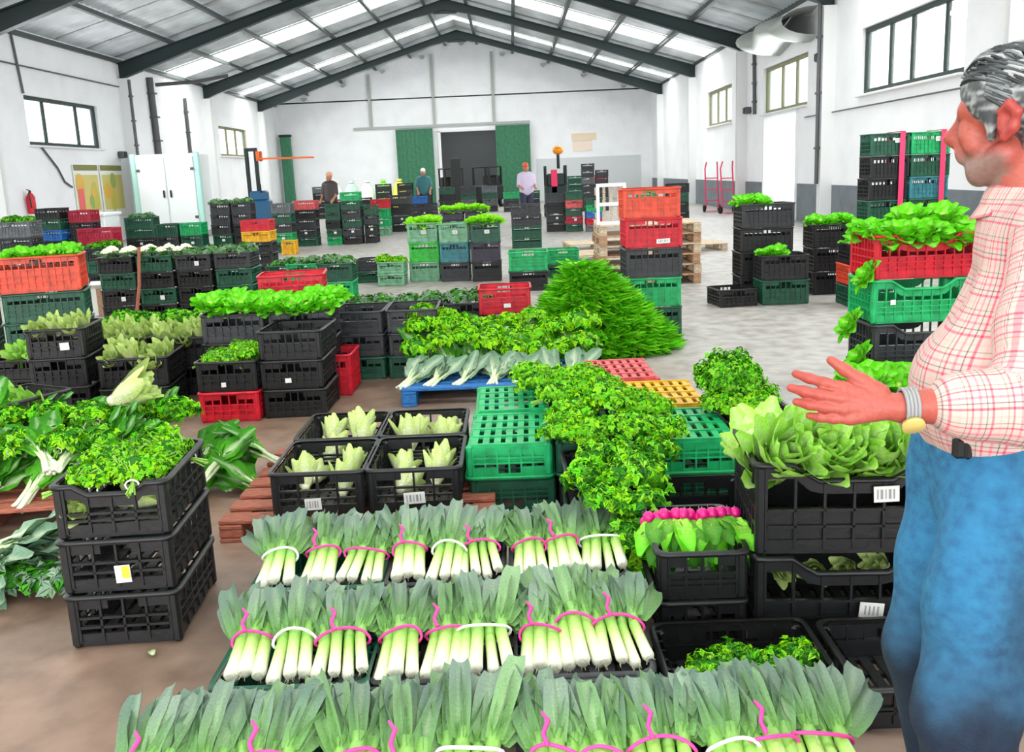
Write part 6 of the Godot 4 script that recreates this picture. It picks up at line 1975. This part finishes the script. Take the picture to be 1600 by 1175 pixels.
func build_worker(label: String, at: Vector3, turn: float, hgt: float, top: Color, legs: Color, cap_col: Color, hat: bool, arms: float) -> void:
	var o := thing("person", label, "person", at, turn)
	var k := hgt / 1.74
	var skin := lin(190, 130, 105)
	var S := func(x: float, y: float, z: float) -> Vector3: return Vector3(x, y, z) * k
	var bm := MB.new()
	var b := SDF.new()
	b.k = 0.04
	var hc: Vector3 = S.call(0, 1.6, 0.03)
	b.cap(S.call(0, 1.64, -0.02), S.call(0, 1.58, 0.03), 0.082, 0.07); b.cap(S.call(0, 1.56, 0.05), S.call(0, 1.52, 0.06), 0.05, 0.035)
	b.cap(S.call(0, 1.59, 0.1), S.call(0, 1.565, 0.115), 0.012, 0.014)
	b.cap(S.call(0, 1.5, 0), S.call(0, 1.4, 0), 0.052)
	b.cap(S.call(0, 1.36, 0), S.call(0, 0.98, 0), 0.12, 0.12)
	for s in [-1, 1]:
		b.cap(S.call(s * 0.08, 1.59, 0.0), S.call(s * 0.082, 1.57, 0.005), 0.012)
		b.cap(S.call(s * 0.19, 1.39, 0), S.call(s * 0.24, 1.12, 0.04), 0.05, 0.04)
		b.cap(S.call(s * 0.24, 1.12, 0.04), S.call(s * 0.2, 1.12 - 0.2 * cos(arms), 0.04 + 0.22 * sin(arms) + 0.04), 0.038, 0.026)
		var w: Vector3 = S.call(s * 0.2, 1.12 - 0.2 * cos(arms), 0.08 + 0.22 * sin(arms))
		for f in 4: b.cap(w, w + Vector3((f - 1.5) * 0.018, -0.1 * cos(arms), 0.02 + 0.1 * sin(arms)), 0.014, 0.009)
		b.cap(w, w + Vector3(-s * 0.04, -0.04 * cos(arms), 0.03 + 0.05 * sin(arms)), 0.014, 0.01)
		b.cap(S.call(s * 0.1, 0.92, 0), S.call(s * 0.11, 0.5, 0.01), 0.085, 0.058); b.cap(S.call(s * 0.11, 0.5, 0.01), S.call(s * 0.11, 0.09, -0.02), 0.056, 0.04)
		b.cap(S.call(s * 0.11, 0.06, -0.03), S.call(s * 0.12, 0.045, 0.14), 0.045, 0.04)
	b.net(bm, 0.02, func(_p, _n): return skin)
	obj("body", bm.mesh(M["skin"]), o)
	var tm := MB.new()
	var t := SDF.new()
	t.k = 0.05
	t.cap(S.call(0, 1.38, 0), S.call(0, 0.95, 0), 0.13, 0.135)
	for s in [-1, 1]:
		t.cap(S.call(s * 0.09, 1.38, 0), S.call(s * 0.08, 0.95, 0), 0.12, 0.125)
		t.cap(S.call(s * 0.19, 1.39, 0), S.call(s * 0.24, 1.12, 0.04), 0.068, 0.056)
	t.net(tm, 0.025, func(_p, _n): return top)
	obj("jacket", tm.mesh(M["paint"]), o)
	var jm := MB.new()
	var j := SDF.new()
	j.k = 0.04
	for s in [-1, 1]:
		j.cap(S.call(s * 0.08, 0.98, 0), S.call(s * 0.1, 0.88, 0), 0.11, 0.105); j.cap(S.call(s * 0.1, 0.88, 0), S.call(s * 0.11, 0.12, -0.01), 0.1, 0.065)
	j.net(jm, 0.025, func(_p, _n): return legs)
	obj("trousers", jm.mesh(M["denim"]), o)
	var cm := MB.new()
	var c := SDF.new()
	c.k = 0.02
	c.cap(S.call(0, 1.67, -0.03), S.call(0, 1.67, 0.02), 0.088, 0.078)
	if hat: c.cap(S.call(0, 1.66, 0.1), S.call(0, 1.65, 0.16), 0.03, 0.012)
	else: c.cap(S.call(0, 1.62, -0.06), S.call(0, 1.56, -0.06), 0.055, 0.04)
	c.net(cm, 0.014, func(_p, _n): return cap_col)
	obj("cap" if hat else "hair", cm.mesh(M["hair"]), o)

func build_people() -> void:
	build_man()
	build_worker("distant person in a red cap and pale lavender top behind the lime lettuces", Vector3(0.42, 0, -28.0), 0.2, 1.74, lin(205, 190, 215), lin(70, 70, 90), lin(232, 78, 48), true, 1.2)
	build_worker("distant person with sandy hair and dark clothes beside the blue stacker", Vector3(-5.2, 0, -28.0), -0.4, 1.72, lin(60, 52, 50), lin(40, 42, 48), lin(226, 165, 130), false, 0.6)
	build_worker("distant person in a white cap and teal top before the green sliding door", Vector3(-3.05, 0, -34.0), 0.1, 1.76, lin(40, 110, 115), lin(60, 60, 66), lin(240, 240, 236), true, 0.5)
